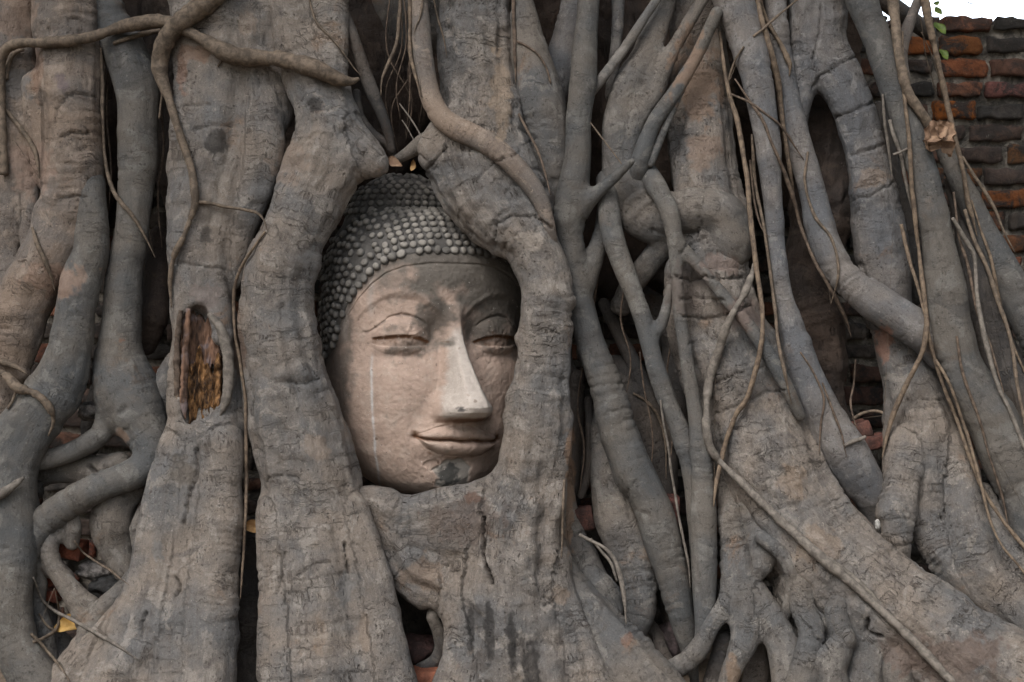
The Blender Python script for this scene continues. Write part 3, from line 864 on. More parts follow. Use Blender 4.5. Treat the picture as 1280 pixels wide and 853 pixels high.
# the root on the right of the head, with the seat of wood under the chin
root(['597,-30,46,22; 598,40,46,18; 601,100,47,12; 602,140,52,6; 602,180,61,-6; 609,215,68,-16; 625,246,63,-20; 645,274,49,-24; 664,305,36,-26; 680,350,31,-28; 682,400,32,-30; 679,450,35,-32; 675,500,38,-34; 673,550,39,-36; 663,600,44,-40; 648,650,56,-46; 640,700,66,-54; 636,760,72,-66; 646,860,86,-92',
      '560,175,24,2; 546,190,20,4; 536,200,12,10',
      '@0.7 430,630,20,4; 465,636,24,-2; 500,652,28,-8; 540,650,34,-14; 580,642,36,-20; 630,636,34,-26',
      '@0.8 478,652,34,-4; 500,690,42,-12; 530,720,40,-18; 560,730,40,-26; 600,730,46,-36',
      '@0.8 545,690,46,-18; 585,700,52,-30; 590,760,34,-48; 588,810,30,-66; 580,870,36,-86',
      '560,676,26,-22; 610,664,30,-36; 650,640,34,-42',
      '682,700,24,-36; 700,750,26,-46; 716,800,28,-60; 730,870,34,-80'],
     tint='g', old=1.0, k=0.05, ringy=1.0, lump=1.15, carve=[(535, 800, 22, 40, -20, 60)])
# the smooth root that crosses it from the top
root(['522,-15,10,14; 525,25,11,6; 529,70,12,0; 538,118,13,-8; 556,150,14,-16; 584,166,15,-24; 612,180,15,-30; 638,202,14,-34; 660,226,13,-34; 676,252,11,-32; 686,282,8,-26; 692,310,6,-12; 696,340,3,6'], tint='w', old=0.2, k=0.012)
root(['548,172,14,26; 528,180,11,34; 510,192,8,44; 496,200,6,54'], tint='s', old=0.3)
root(['548,758,12,-10; 540,772,7,-14; 548,788,8,-10; 552,806,9,-4; 545,826,9,4; 525,836,8,10'], tint='s', old=0.4)

# ---- middle
root(['650,-20,12,34; 655,20,17,28; 663,70,23,20; 675,120,27,14; 684,170,27,12; 690,215,21,18; 692,252,12,30'], tint='s', old=0.35)
root(['724,-20,18,90; 716,20,20,84; 704,70,21,78; 696,110,18,80; 690,150,12,92'], tint='c', old=0.3)
root(['737,-20,14,20; 735,20,14,16; 731,60,15,10; 729,105,16,4; 723,150,16,0; 722,200,17,-2; 716,248,21,-2; 712,290,18,4; 717,333,14,8; 726,385,18,8; 739,431,19,6; 760,491,21,2; 786,579,25,-6; 813,629,24,-10; 834,697,21,-14; 852,766,17,-14; 864,824,10,-6; 868,850,6,0',
      '712,272,16,4; 728,258,13,0; 748,240,9,-6; 770,220,7,-12; 790,202,4,-16',
      '756,262,10,24; 752,290,11,22; 742,322,12,18; 730,352,15,14'], tint='d', old=0.3, k=0.025)
root(['834,-20,16,40; 824,20,17,34; 808,66,17,28; 792,104,23,20; 774,150,18,20; 768,190,15,22; 774,215,19,16; 790,238,26,10; 815,262,28,8; 845,268,27,4; 872,266,33,-4; 898,274,37,-6; 908,300,38,-2',
      '882,-6,8,30; 858,34,9,26; 836,74,10,22; 817,118,14,18; 797,150,13,16; 790,180,10,20; 786,206,9,20',
      '772,226,18,20; 778,250,20,18; 800,278,20,20; 824,290,18,22; 828,306,15,28; 806,336,16,44; 786,360,14,60; 776,385,12,76'],
     tint='s', old=0.45, k=0.03)
root(['896,16,8,10; 868,76,9,8; 840,122,10,6; 819,152,10,4; 805,186,11,2; 798,212,11,6; 794,240,9,24'], tint='d', old=0.25, k=0.012)
root(['874,70,4,16; 850,118,4.5,14; 828,168,5,10; 812,204,6,8'], tint='d', old=0.25)
root(['818,4,6,18; 781,60,6.5,16; 742,112,6,20; 730,128,5,30'], tint='s', old=0.25)
root(['773,-20,8,70; 772,30,7.5,66; 769,66,7,66; 764,120,8,74'], tint='s', old=0.3)
root(['758,226,14,24; 760,252,14,4; 764,288,14,0; 776,326,13,-4; 794,371,12,-8; 808,414,12,-10; 819,456,12,-10; 833,498,13,-10; 851,540,13,-10; 864,585,13,-10; 872,640,14,-8; 878,700,14,-4; 880,760,12,0',
      '814,424,8,-6; 826,408,8,-8; 833,385,7,-8; 838,360,6,-10'], tint='d', old=0.25, k=0.014)
root(['806,214,14,24; 820,234,13,-4; 832,256,12,-16; 840,280,11,-20; 844,310,10,-20; 846,350,8,-20; 850,396,9,-20; 856,436,9,-20; 862,477,9,-22; 872,540,11,-24; 878,600,15,-28; 880,663,16,-32; 881,732,15,-36; 880,790,12,-36; 872,815,8,-30',
      '848,306,9,-18; 880,340,7.5,-26; 908,375,7.5,-32; 934,405,8,-36; 958,440,9,-38; 980,478,9,-36; 1000,520,7,-26'], tint='d', old=0.25, k=0.014)
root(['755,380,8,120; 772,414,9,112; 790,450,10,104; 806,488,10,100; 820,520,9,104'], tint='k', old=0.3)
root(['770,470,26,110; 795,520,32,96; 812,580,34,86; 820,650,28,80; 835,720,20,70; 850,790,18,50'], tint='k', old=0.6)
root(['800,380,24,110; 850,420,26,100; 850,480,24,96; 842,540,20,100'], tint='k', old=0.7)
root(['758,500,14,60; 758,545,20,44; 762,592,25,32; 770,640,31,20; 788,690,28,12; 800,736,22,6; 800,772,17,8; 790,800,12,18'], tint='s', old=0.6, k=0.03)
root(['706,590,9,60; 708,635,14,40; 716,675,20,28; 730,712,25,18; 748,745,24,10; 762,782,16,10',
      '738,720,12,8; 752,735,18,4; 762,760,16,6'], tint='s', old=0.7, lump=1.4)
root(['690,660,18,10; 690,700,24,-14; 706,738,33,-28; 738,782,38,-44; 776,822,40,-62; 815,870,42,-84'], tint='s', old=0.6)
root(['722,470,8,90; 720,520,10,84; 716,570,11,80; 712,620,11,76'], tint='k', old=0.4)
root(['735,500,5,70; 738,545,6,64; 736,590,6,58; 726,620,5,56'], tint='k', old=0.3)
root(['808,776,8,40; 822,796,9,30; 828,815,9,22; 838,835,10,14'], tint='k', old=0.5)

# ---- the great buttress that runs down to the right
root(['@0.8 872,-20,34,70; 872,50,36,56; 872,110,40,42; 872,170,42,34; 882,225,44,20; 890,280,47,6; 890,335,49,2; 896,395,56,-4; 918,455,60,-14; 946,525,62,-24; 970,596,64,-42; 1012,664,64,-64; 1068,724,64,-86; 1138,784,70,-110; 1220,842,74,-136; 1290,886,76,-150',
      '848,340,20,20; 850,400,22,22; 866,450,24,18; 890,510,26,8; 915,570,28,-4; 930,620,30,-14',
      '980,690,40,-20; 1060,780,50,-30; 1150,850,60,-60'],
     tint='g', old=0.85, k=0.03, ringy=0.8)
root(['905,590,13,0; 912,640,17,-18; 920,690,21,-34; 926,740,24,-46; 932,775,20,-54; 928,806,17,-62; 914,840,13,-66; 905,870,12,-66',
      '918,745,14,-42; 896,770,12,-44; 880,800,13,-44; 862,825,14,-40; 838,836,12,-30',
      '942,745,18,-46; 964,780,20,-58; 982,815,22,-70; 990,870,24,-84'], tint='s', old=0.75, k=0.03, lump=1.3)
root(['930,592,18,-10; 944,640,23,-26; 954,680,21,-40; 953,706,13,-44; 946,722,8,-40',
      '952,672,9,-52; 968,684,9,-58; 984,702,10,-60; 992,725,10,-58; 988,752,9,-52; 982,770,7,-44'], tint='s', old=0.7, k=0.02)
root(['1010,740,44,-48; 1040,780,50,-60; 1040,840,54,-76; 1040,880,54,-84',
      '1072,756,22,-72; 1086,786,30,-84; 1084,825,30,-92; 1080,880,34,-100',
      '1020,830,14,-90; 1040,816,14,-96; 1056,800,14,-98'], tint='s', old=0.85, k=0.03, lump=1.4, carve=[(1076, 792, 7, 4, -90, 12), (1100, 796, 7, 4, -86, 12)])
root(['905,800,12,-20; 898,830,12,-20; 890,870,14,-20'], tint='k', old=0.5)
root(['950,800,14,-20; 945,840,16,-24; 940,880,18,-30'], tint='k', old=0.5)

# ---- right side
root(['905,-40,28,16; 918,10,26,10; 935,55,24,4; 949,110,19,-2; 960,180,15,-6; 966,250,12,-6; 970,300,11,-6; 979,368,12,-10; 993,420,17,-14; 1009,477,21,-18; 1032,526,25,-20; 1062,572,27,-20; 1084,606,24,-12; 1098,640,21,6; 1106,690,18,24',
      '1010,520,12,-6; 1032,558,14,-10; 1052,585,13,-8; 1066,612,9,0'], tint='c', old=0.3, k=0.02)
root(['968,-20,14,50; 972,40,14,44; 980,90,13,36; 990,140,13,28; 1003,195,16,16; 1018,250,18,8; 1030,302,20,2; 1054,346,21,-4; 1090,374,23,-10; 1124,398,24,-14; 1156,420,22,-12; 1172,446,16,-4'], tint='c', old=0.3)
root(['1024,-30,38,48; 1022,20,37,42; 1024,62,34,38; 1046,96,29,34; 1064,130,27,30; 1076,175,26,28; 1090,230,28,24; 1100,290,32,22; 1106,340,33,22; 1108,390,30,24',
      '1012,70,24,40; 1004,110,16,42; 1000,150,10,48; 1002,186,6,56'], tint='c', old=0.6, k=0.03, ringy=0.8)
root(['1044,110,26,120; 1036,170,34,104; 1030,230,36,92; 1018,300,38,80; 1010,350,38,76; 1022,400,38,74; 1030,440,32,76; 1036,480,20,84; 1052,520,12,92; 1068,545,8,98'],
     tint='b', old=0.8, lump=1.5)
root(['1096,140,14,90; 1108,200,15,80; 1122,260,16,74; 1136,320,16,70; 1140,370,14,70'], tint='k', old=0.5)
root(['1104,380,26,40; 1122,430,29,26; 1140,480,34,12; 1152,540,45,-4; 1154,580,45,-10; 1158,620,36,-12; 1164,662,28,-18; 1194,712,28,-32; 1246,756,32,-48; 1306,806,36,-66',
      '1134,560,30,-8; 1126,605,25,-26; 1120,642,23,-38; 1122,672,18,-40; 1126,698,12,-34',
      '1186,560,28,-4; 1204,615,25,-26; 1212,664,26,-42; 1226,712,28,-50; 1262,752,30,-62; 1310,790,32,-74',
      '1228,620,16,-8; 1250,668,22,-30; 1276,705,26,-44; 1310,750,30,-56'], tint='g', old=0.8, k=0.014, ringy=1.2)
root(['1068,-30,19,10; 1082,15,19,4; 1099,55,19,-2; 1122,123,19,-8; 1147,193,18,-14; 1166,270,19,-18; 1175,315,20,-20; 1182,360,26,-24; 1190,418,27,-28; 1210,475,28,-32; 1243,531,33,-38; 1276,600,36,-46; 1312,690,40,-54'], tint='d', old=0.25)
root(['1172,170,8,70; 1188,204,12,58; 1210,248,15,46; 1234,300,18,36; 1262,356,21,26; 1300,430,24,14'], tint='d', old=0.25)
root(['1190,228,9,80; 1204,270,13,66; 1216,325,18,54; 1230,390,24,42; 1252,455,27,30; 1290,535,30,18'], tint='k', old=0.35)
root(['1215,480,20,40; 1240,540,24,28; 1262,610,22,10; 1270,660,14,6'], tint='k', old=0.35)
root(['1148,0,6.5,64; 1134,36,7,58; 1128,70,6,52; 1134,100,5,46'], tint='w', old=0.3)
root(['1085,-30,12,150; 1105,0,12,150; 1130,18,11,170; 1160,40,10,200'], tint='k', old=0.4)
# inner wall of roots far back in the gaps, low down
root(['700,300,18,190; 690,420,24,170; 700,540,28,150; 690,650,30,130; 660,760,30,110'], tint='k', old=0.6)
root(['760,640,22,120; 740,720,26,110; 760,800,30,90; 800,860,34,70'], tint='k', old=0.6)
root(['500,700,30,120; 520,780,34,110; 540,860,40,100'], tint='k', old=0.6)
# the thin roots in the cleft above the head
root(['421,-10,6,40; 432,20,6.5,38; 442,45,7,36; 452,78,8,36; 464,112,8,40; 477,142,7,46; 486,168,6,54; 490,188,5,60'], tint='k', old=0.2)
root(['446,116,5,60; 450,145,5.5,56; 466,168,6,56; 484,180,5,60; 494,198,4,66'], tint='k', old=0.2)
root(['392,-10,7,44; 398,20,8,40; 404,60,8,30'], tint='s', old=0.3)

# the crown overhead, with unseen side leaves and trees added round the clearing to block light
def leaf_mass(name, c, rng, parent=None):
    n = len(c)
    size = rng.uniform(0.16, 0.34, n)
    d1 = rng.normal(size=(n, 3)); d1 /= np.linalg.norm(d1, axis=1)[:, None]
    up = rng.normal(size=(n, 3)) * 0.6 + np.array([0, 0, 1.0])
    d2 = np.cross(d1, up); d2 /= np.linalg.norm(d2, axis=1)[:, None]
    nn = np.cross(d1, d2)
    a = c + d1 * (-0.5 * size)[:, None]
    b = c + d1 * (-0.1 * size)[:, None] + d2 * (0.33 * size)[:, None] + nn * (0.08 * size)[:, None]
    e = c + d1 * (0.6 * size)[:, None]
    f = c + d1 * (-0.1 * size)[:, None] - d2 * (0.33 * size)[:, None] + nn * (0.08 * size)[:, None]
    V = np.stack([a, b, e, f], 1).reshape(-1, 3)
    return mesh_obj(name, V, np.arange(4 * n).reshape(n, 4), M_GREENLEAF, parent, False)

def build_shade():
    rng = np.random.default_rng(21)
    n = 9800
    c = np.stack([rng.uniform(-8, 8, n), rng.uniform(-1.9, 5.0, n), rng.uniform(3.6, 6.2, n)], 1)
    c = c[noise3(c * 0.55) > -0.36]
    m = 8500                                            # leaf curtains added at both sides to cut light from the flanks
    sd = np.stack([rng.uniform(3.3, 8.0, m) * rng.choice([-1, 1], m), rng.uniform(-8.5, 4, m), rng.uniform(0.3, 5.8, m)], 1)
    sd = sd[noise3(sd * 0.6 + 3) > -0.4]
    leaf_mass('crown', np.vstack([c, sd]), rng, tree)['label'] = 'leafy crown overhead with side leaves added to block light'
    m = 9000
    fr = np.stack([rng.uniform(-11, 11, m), rng.uniform(-11.5, -9.0, m), rng.uniform(0.0, 6.4, m)], 1)  # tree screen added behind the camera to block light from the low sky
    fr = fr[noise3(fr * 0.5 + 7) > -0.45]
    tag(leaf_mass('light_block_trees', fr, rng), 'unseen leafy trees added behind the camera to screen off low sky light', 'trees', None, 'stuff')
build_shade()
sculpt('limb', ['300,-150,120,200; 180,-420,90,140; -150,-800,70,-200; -700,-1150,50,-900; -1300,-1500,30,-1500'], tree, 'g', 0.7, 0.05, vox=0.03)
sculpt('limb', ['810,-150,120,180; 950,-450,90,100; 1300,-850,70,-300; 1900,-1150,50,-1000; 2500,-1500,30,-1500'], tree, 'g', 0.7, 0.05, vox=0.03)
sculpt('limb', ['560,-150,120,200; 560,-450,100,250; 600,-900,80,500; 900,-1400,40,1100'], tree, 'g', 0.7, 0.05, vox=0.03)
# ------------------------------------------------------------------ the stone head
HEAD_UNIT = (1 + 95.0 / DIST) / PXM
HEAD_YAW = math.radians(21.5)
_hp = P(531, 425, 152)
head = empty('statue_head', (_hp[0], _hp[1], _hp[2] - 200 * HEAD_UNIT), HEAD_YAW)
tag(head, 'weathered stone statue head with curled hair and calm smile held by the roots', 'statue')

def gs(u, v, cu, cv, ru, rv):
    return np.exp(-(((u - cu) / ru) ** 2 + ((v - cv) / rv) ** 2))

def line_dist(u, v, pts):
    pts = catmull([(a, b, 0) for a, b in pts], 4)[:, :2]
    best = np.full(u.shape, 1e9)
    for i in range(len(pts) - 1):
        a, b = pts[i], pts[i + 1]
        L = (b - a) @ (b - a)
        t = np.clip(((u - a[0]) * (b[0] - a[0]) + (v - a[1]) * (b[1] - a[1])) / L, 0, 1)
        best = np.minimum(best, np.hypot(u - a[0] - t * (b[0] - a[0]), v - a[1] - t * (b[1] - a[1])))
    return best

_wv = [-200, -197, -190, -176, -160, -138, -110, -75, -40, 0, 40, 75, 100, 121, 136, 147, 155, 161, 164]
_wa = [2, 32, 56, 78, 93, 107, 117, 124, 127, 128, 129, 128, 125, 119, 111, 103, 91, 66, 2]
_fd = [2, 58, 84, 100, 107, 111, 113, 114, 115, 115, 117, 117, 114, 105, 93, 84, 72, 50, 2]
_bd = [2, 20, 34, 50, 62, 78, 95, 108, 116, 120, 122, 120, 116, 108, 97, 83, 64, 36, 2]
def prof(v, tab):
    x = np.interp(v, _wv, tab)
    # soften the kinks of the table
    return (x + np.interp(np.clip(v + 5, -200, 164), _wv, tab) + np.interp(np.clip(v - 5, -200, 183), _wv, tab)) / 3 if tab is None else x

HAIRLINE_U = [0, 30, 60, 80, 95, 108, 117, 123, 128]
HAIRLINE_V = [103, 103, 99, 91, 78, 60, 40, 14, -30]
def hairline(u):
    return np.interp(np.abs(u), HAIRLINE_U, HAIRLINE_V)

def head_surface(v, phi):
    """base form: v height, phi angle from the front; returns u, d"""
    a, f, b = np.interp(v, _wv, _wa), np.interp(v, _wv, _fd), np.interp(v, _wv, _bd)
    s, c = np.sin(phi), np.cos(phi)
    e = 0.84
    u = a * np.sign(s) * np.abs(s) ** 0.95
    d = np.where(c >= 0, f * np.abs(c) ** e, -b * np.abs(c))
    return u, d

def build_face():
    nv, nph = 470, 620
    tv = np.linspace(0, 1, nv)
    v1 = -200 + 364 * tv
    ph = np.concatenate([np.linspace(-math.pi, -1.6, 60, endpoint=False), np.linspace(-1.6, 1.6, nph - 120), np.linspace(1.6, math.pi, 61)[1:]])
    ph = ph[:-1]
    V_, PH = np.meshgrid(v1, ph, indexing='ij')
    v, phi = V_.ravel(), PH.ravel()
    u, d = head_surface(v, phi)
    # smooth the table kinks along v
    D2 = d.reshape(nv, -1); U2 = u.reshape(nv, -1)
    for _ in range(30):
        D2[1:-1] = 0.25 * D2[:-2] + 0.5 * D2[1:-1] + 0.25 * D2[2:]
        U2[1:-1] = 0.25 * U2[:-2] + 0.5 * U2[1:-1] + 0.25 * U2[2:]
    u, d = U2.ravel(), D2.ravel()
    fr = smoothstep(-0.1, 0.35, np.cos(phi))
    au = np.abs(u)
    p3 = np.stack([u, v, d], 1)
    wob = 2.0 * noise3(p3 / 35)
    add = np.zeros_like(u)
    # brow arcs, eye hollows
    brow = np.interp(au, [0, 14, 26, 45, 66, 84, 100, 115], [18, 27, 40, 51, 55, 51, 38, 18])
    under = smoothstep(5, -7, v - brow) * smoothstep(-48, -4, v) * smoothstep(6, 24, au) * smoothstep(120, 96, au)
    add -= under * 2.8
    add += 0.9 * np.exp(-((v - brow - 2) / 4.0) ** 2) * smoothstep(10, 26, au) * smoothstep(118, 100, au)
    add -= 8.0 * gs(au, v, 26, 6, 15, 20)
    add -= 3.0 * gs(au, v, 64, -24, 32, 14)
    # eyeball and lids
    el = ((au - 63) / 38) ** 2 + ((v - 5) / 24) ** 2
    add += 5.0 * np.clip(1 - el, 0, 1) ** 0.8
    slit = np.interp(au, [24, 31, 42, 56, 70, 83, 95, 102], [-3, -1, 3, 5, 5, 3.5, 2.5, 3])
    inw = smoothstep(26, 33, au) * smoothstep(97, 89, au)
    add += 2.4 * smoothstep(-1.0, 2.0, v - slit) * smoothstep(32, 10, v - slit) * inw          # heavy upper lid
    opn = smoothstep(0.5, -1.0, v - slit) * smoothstep(-13.5 * np.sqrt(np.clip(1 - ((au - 64) / 36) ** 2, 0.02, 1)) - 1, -13.5 * np.sqrt(np.clip(1 - ((au - 64) / 36) ** 2, 0.02, 1)) + 1, v - slit) * inw
    add -= 3.2 * opn
    add += 1.6 * gs(au, v, 62, -3, 11, 6) * opn
    low = slit - 14 - 2 * np.cos((au - 64) / 26)
    add += 1.4 * np.exp(-((v - low) / 4.5) ** 2) * inw
    add -= 0.8 * np.exp(-((v - low + 9) / 4.0) ** 2) * inw
    crease = np.interp(au, [28, 36, 48, 62, 76, 87, 96], [12, 20, 27, 30.5, 27, 18, 9])
    add -= 2.6 * np.exp(-((v - crease + wob) / 1.9) ** 2) * smoothstep(28, 36, au) * smoothstep(106, 98, au)
    # nose: flat-topped wedge
    hN = np.interp(v, [-105, -100, -95, -91, -86, -80, -72, -60, -40, -18, 0, 18, 34, 46], [0, 7, 34, 48, 57, 60, 59, 53, 42, 31, 21, 12, 5, 0])
    wN = np.interp(v, [-97, -90, -80, -70, -58, -40, -18, 0, 18, 34, 46], [38, 39, 37, 33, 27, 21.5, 17, 14.5, 13.5, 14, 16])
    un = u - 10.0 * smoothstep(0, -90, v)
    rel = np.abs(un) / wN
    sec = smoothstep(1.10, 0.26, rel)
    wing = 13 * gs(np.abs(un), v, 28, -83, 9, 10)
    nose = hN * sec + 4 * gs(un, v, 0, -80, 15, 12)
    add += nose + wing * smoothstep(-97, -91, v)
    add -= 5.0 * gs(np.abs(un), v, 15, -96, 9, 3.0)                      # nostril shadow
    add += 2.0 * gs(au, v, 6, -104, 3.0, 8)                      # philtrum edges
    # mouth
    u_keep, au_keep = u, au
    u = u - 7.0 * smoothstep(-95, -115, v) * smoothstep(-185, -160, v)
    v_keep = v; v = v - 5.0 + 0.06 * u
    au = np.abs(u)
    add += 11 * gs(u, v, 0, -128, 56, 30)
    mline = np.interp(au, [0, 6, 15, 28, 41, 50, 58], [-128, -127.5, -126.5, -127.5, -127.5, -126, -124])
    top = np.interp(au, [0, 7, 14, 28, 42, 52], [-109, -107, -108.5, -112.5, -118, -122])
    bot = np.interp(au, [0, 14, 30, 42, 50], [-146, -146, -143.5, -137.5, -128.5])
    mw = smoothstep(53, 46, au)
    up = np.clip((v - mline) / np.maximum(top - mline, 1e-3), 0, 1)
    lo = np.clip((mline - v) / np.maximum(mline - bot, 1e-3), 0, 1)
    add += 7.5 * np.where((v > mline) & (v < top), np.sin(np.pi * up ** 0.8) ** 0.7, 0) * mw
    add += 10.0 * np.where((v < mline) & (v > bot), np.sin(np.pi * lo ** 0.85) ** 0.65, 0) * mw
    add -= 4.0 * np.exp(-((v - mline) / 2.4) ** 2) * smoothstep(60, 50, au)
    add += 1.6 * np.exp(-((v - top - 1.5) / 1.6) ** 2) * mw
    add -= 3.5 * gs(au, v, 53, -126, 7, 5)
    add += 0.9 * noise3(p3 / 6.0) * gs(u, v, 0, -127, 60, 24)
    add -= 4.0 * gs(u, v, 0, -153, 34, 6)
    grime_m = 0.8 * np.exp(-((v - mline) / 2.6) ** 2) * smoothstep(62, 46, au) + 0.7 * gs(au, v, 53, -121, 7, 7)
    u, au, v = u_keep, au_keep, v_keep
    add += 9 * gs(u, v, 0, -174, 36, 17)
    add += 5 * gs(au, v, 72, -62, 34, 42)
    add -= 4 * gs(au, v, 46, -98, 12, 18)
    add += 3 * gs(u, v, 0, 78, 60, 24)
    # raised band below the hair
    hl = hairline(u)
    dl = hl - v
    add += fr * (1.0 * smoothstep(-6, 2, dl) * smoothstep(11, 9, dl) - 1.0 * np.exp(-((dl - 11) / 1.6) ** 2))
    # chipped plaster patches on the chin, breaks, wear
    q = np.stack([u, v, d], 1)
    chip = smoothstep(0.0, 0.16, 1 - np.hypot((u - 2) / 26, (v + 164) / 21) + 0.28 * noise3(q / 11))
    chip2 = smoothstep(0.0, 0.16, 1 - np.hypot((u + 26) / 9, (v + 152) / 8) + 0.25 * noise3(q / 7 + 5))
    add -= 2.6 * chip + 1.6 * chip2
    add += fr * (1.2 * noise3(q / 30) + 0.55 * noise3(q / 12) + 0.45 * noise3(q / 5))
    rough = smoothstep(0.0, 0.5, noise3(q / 22 + 3)) * gs(au, v, 64, -4, 40, 22)
    add += rough * 1.6 * noise3(q / 4.5)
    d = d + fr * add
    # colours of the stone itself
    nz, nz2, nz3 = fbm(q / 42, 4), fbm(q / 17 + 9, 4), fbm(q / 8 + 2, 3)
    n = len(u)
    col = np.tile(np.array([0.465, 0.347, 0.280]), (n, 1))
    def lay(mask, c):
        nonlocal col
        m = np.clip(mask, 0, 1)[:, None]
        col = col * (1 - m) + np.array(c) * m
    lay(0.55 * smoothstep(0.0, 0.7, nz2), (0.50, 0.40, 0.33))
    lay(0.5 * smoothstep(0.1, 0.8, nz3), (0.37, 0.275, 0.215))
    # pale new plaster of the nose
    lay(smoothstep(0.08, 0.42, nose / 40 + 0.12 * nz3 + 0.1 * nz2) * smoothstep(20, 0, v + 6 * nz2) * 0.9, (0.56, 0.50, 0.445))
    lay(smoothstep(0.5, 0.8, gs(un, v, -19, -82, 6, 4) + 0.7 * noise3(q / 2.2)) * gs(un, v, -19, -82, 6, 5) * 0.9, (0.04, 0.04, 0.042))
    # soot on the brow, around the eyes and down the right side
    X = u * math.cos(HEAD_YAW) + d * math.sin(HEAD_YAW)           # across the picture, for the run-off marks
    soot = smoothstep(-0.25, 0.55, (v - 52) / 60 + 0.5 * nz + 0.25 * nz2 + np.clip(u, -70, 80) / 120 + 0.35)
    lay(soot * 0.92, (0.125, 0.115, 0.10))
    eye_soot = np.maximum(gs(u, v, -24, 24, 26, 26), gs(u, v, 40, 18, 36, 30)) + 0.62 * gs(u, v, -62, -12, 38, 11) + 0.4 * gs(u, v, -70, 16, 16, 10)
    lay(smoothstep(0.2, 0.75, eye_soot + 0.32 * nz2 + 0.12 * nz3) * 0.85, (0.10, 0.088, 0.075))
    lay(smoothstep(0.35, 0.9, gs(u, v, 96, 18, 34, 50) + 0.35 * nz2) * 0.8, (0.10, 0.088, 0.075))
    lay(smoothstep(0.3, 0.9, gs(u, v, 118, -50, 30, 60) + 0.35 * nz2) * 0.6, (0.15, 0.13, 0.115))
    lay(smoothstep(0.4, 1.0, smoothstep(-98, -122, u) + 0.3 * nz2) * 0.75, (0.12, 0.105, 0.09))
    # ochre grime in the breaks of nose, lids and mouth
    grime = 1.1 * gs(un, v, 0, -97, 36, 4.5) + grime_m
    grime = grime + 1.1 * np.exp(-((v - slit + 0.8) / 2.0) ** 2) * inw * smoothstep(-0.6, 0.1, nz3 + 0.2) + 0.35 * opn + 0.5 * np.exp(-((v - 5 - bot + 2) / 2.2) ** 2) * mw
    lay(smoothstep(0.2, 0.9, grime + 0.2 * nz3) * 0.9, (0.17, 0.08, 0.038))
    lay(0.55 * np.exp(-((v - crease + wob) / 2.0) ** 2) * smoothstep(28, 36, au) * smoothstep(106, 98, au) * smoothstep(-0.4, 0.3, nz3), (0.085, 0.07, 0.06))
    # chin: exposed dark patch in a pale rim
    lay(chip * 0.9, (0.36, 0.33, 0.29))
    lay(smoothstep(0.15, 0.5, gs(u, v, -6, -164, 15, 15) + 0.3 * nz3 + 0.15 * nz2 - 0.12) * chip, (0.085, 0.082, 0.075))
    # pale run-off marks
    st = -57 + 4.5 * smoothstep(-60, -175, v) + 1.2 * noise3(np.stack([v / 25, v * 0, v * 0], 1))
    lay(np.exp(-((X - st) / 1.7) ** 2) * smoothstep(-196, -180, v) * smoothstep(-14, -24, v) * (0.45 + 0.5 * smoothstep(-0.4, 0.4, nz2)), (0.62, 0.60, 0.58))
    st2 = -58 + 3 * noise3(np.stack([v / 30, v * 0 + 4, v * 0], 1))
    lay(np.exp(-((X - st2) / 4.0) ** 2) * smoothstep(20, 40, v) * smoothstep(92, 75, v) * 0.4, (0.42, 0.39, 0.36))
    lay(np.exp(-((X + 92 + 3 * nz2) / 5.0) ** 2) * smoothstep(-12, 20, v) * smoothstep(75, 45, v) * 0.55, (0.52, 0.46, 0.41))
    # band under the hair and hidden scalp are dark
    lay(smoothstep(9, 1, dl + 6 * nz2) * 0.6, (0.13, 0.115, 0.10))
    pits = smoothstep(0.62, 0.75, noise3(q / 6.5 + 20)) * smoothstep(0.0, 0.5, noise3(q / 28 + 7))
    lay(pits * 0.7, (0.14, 0.085, 0.055))
    m = len(ph)
    I = np.arange(nv * m).reshape(nv, m)
    J = np.roll(I, -1, axis=1)
    Q = np.stack([I[:-1].ravel(), J[:-1].ravel(), J[1:].ravel(), I[1:].ravel()], 1)
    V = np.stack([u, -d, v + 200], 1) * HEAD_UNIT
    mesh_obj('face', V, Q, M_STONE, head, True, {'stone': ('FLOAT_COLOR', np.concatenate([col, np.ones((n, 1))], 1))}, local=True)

CURL_N = None
def curl_mesh(centre, normal, r, hgt, rng):
    """one snail curl: a low worn knob"""
    nrm = normal / np.linalg.norm(normal)
    t = np.cross(nrm, [0, 1.0, 0.2]); t /= np.linalg.norm(t)
    b = np.cross(nrm, t)
    V, F = [], []
    rings = [(1.02, -0.45), (1.0, 0.05), (0.90, 0.45), (0.66, 0.80), (0.36, 0.97)]
    seg = 12
    sx, sy = rng.uniform(0.88, 1.1), rng.uniform(0.88, 1.1)
    ph = rng.uniform(0, 6.28)
    for k, (a, z) in enumerate(rings):
        for j in range(seg):
            th = 2 * math.pi * j / seg
            w = 1 + 0.06 * math.sin(2 * th + ph)
            V.append(centre + (t * math.cos(th) * sx + b * math.sin(th) * sy) * a * r * w + nrm * z * hgt)
    V.append(centre + nrm * hgt * 1.0)
    for k in range(len(rings) - 1):
        for j in range(seg):
            j2 = (j + 1) % seg
            F.append((k * seg + j, k * seg + j2, (k + 1) * seg + j2, (k + 1) * seg + j))
    top = len(V) - 1
    k = len(rings) - 1
    for j in range(0, seg, 2):
        F.append((k * seg + j, k * seg + j + 1, k * seg + (j + 2) % seg, top))
    return np.array(V), np.array(F)

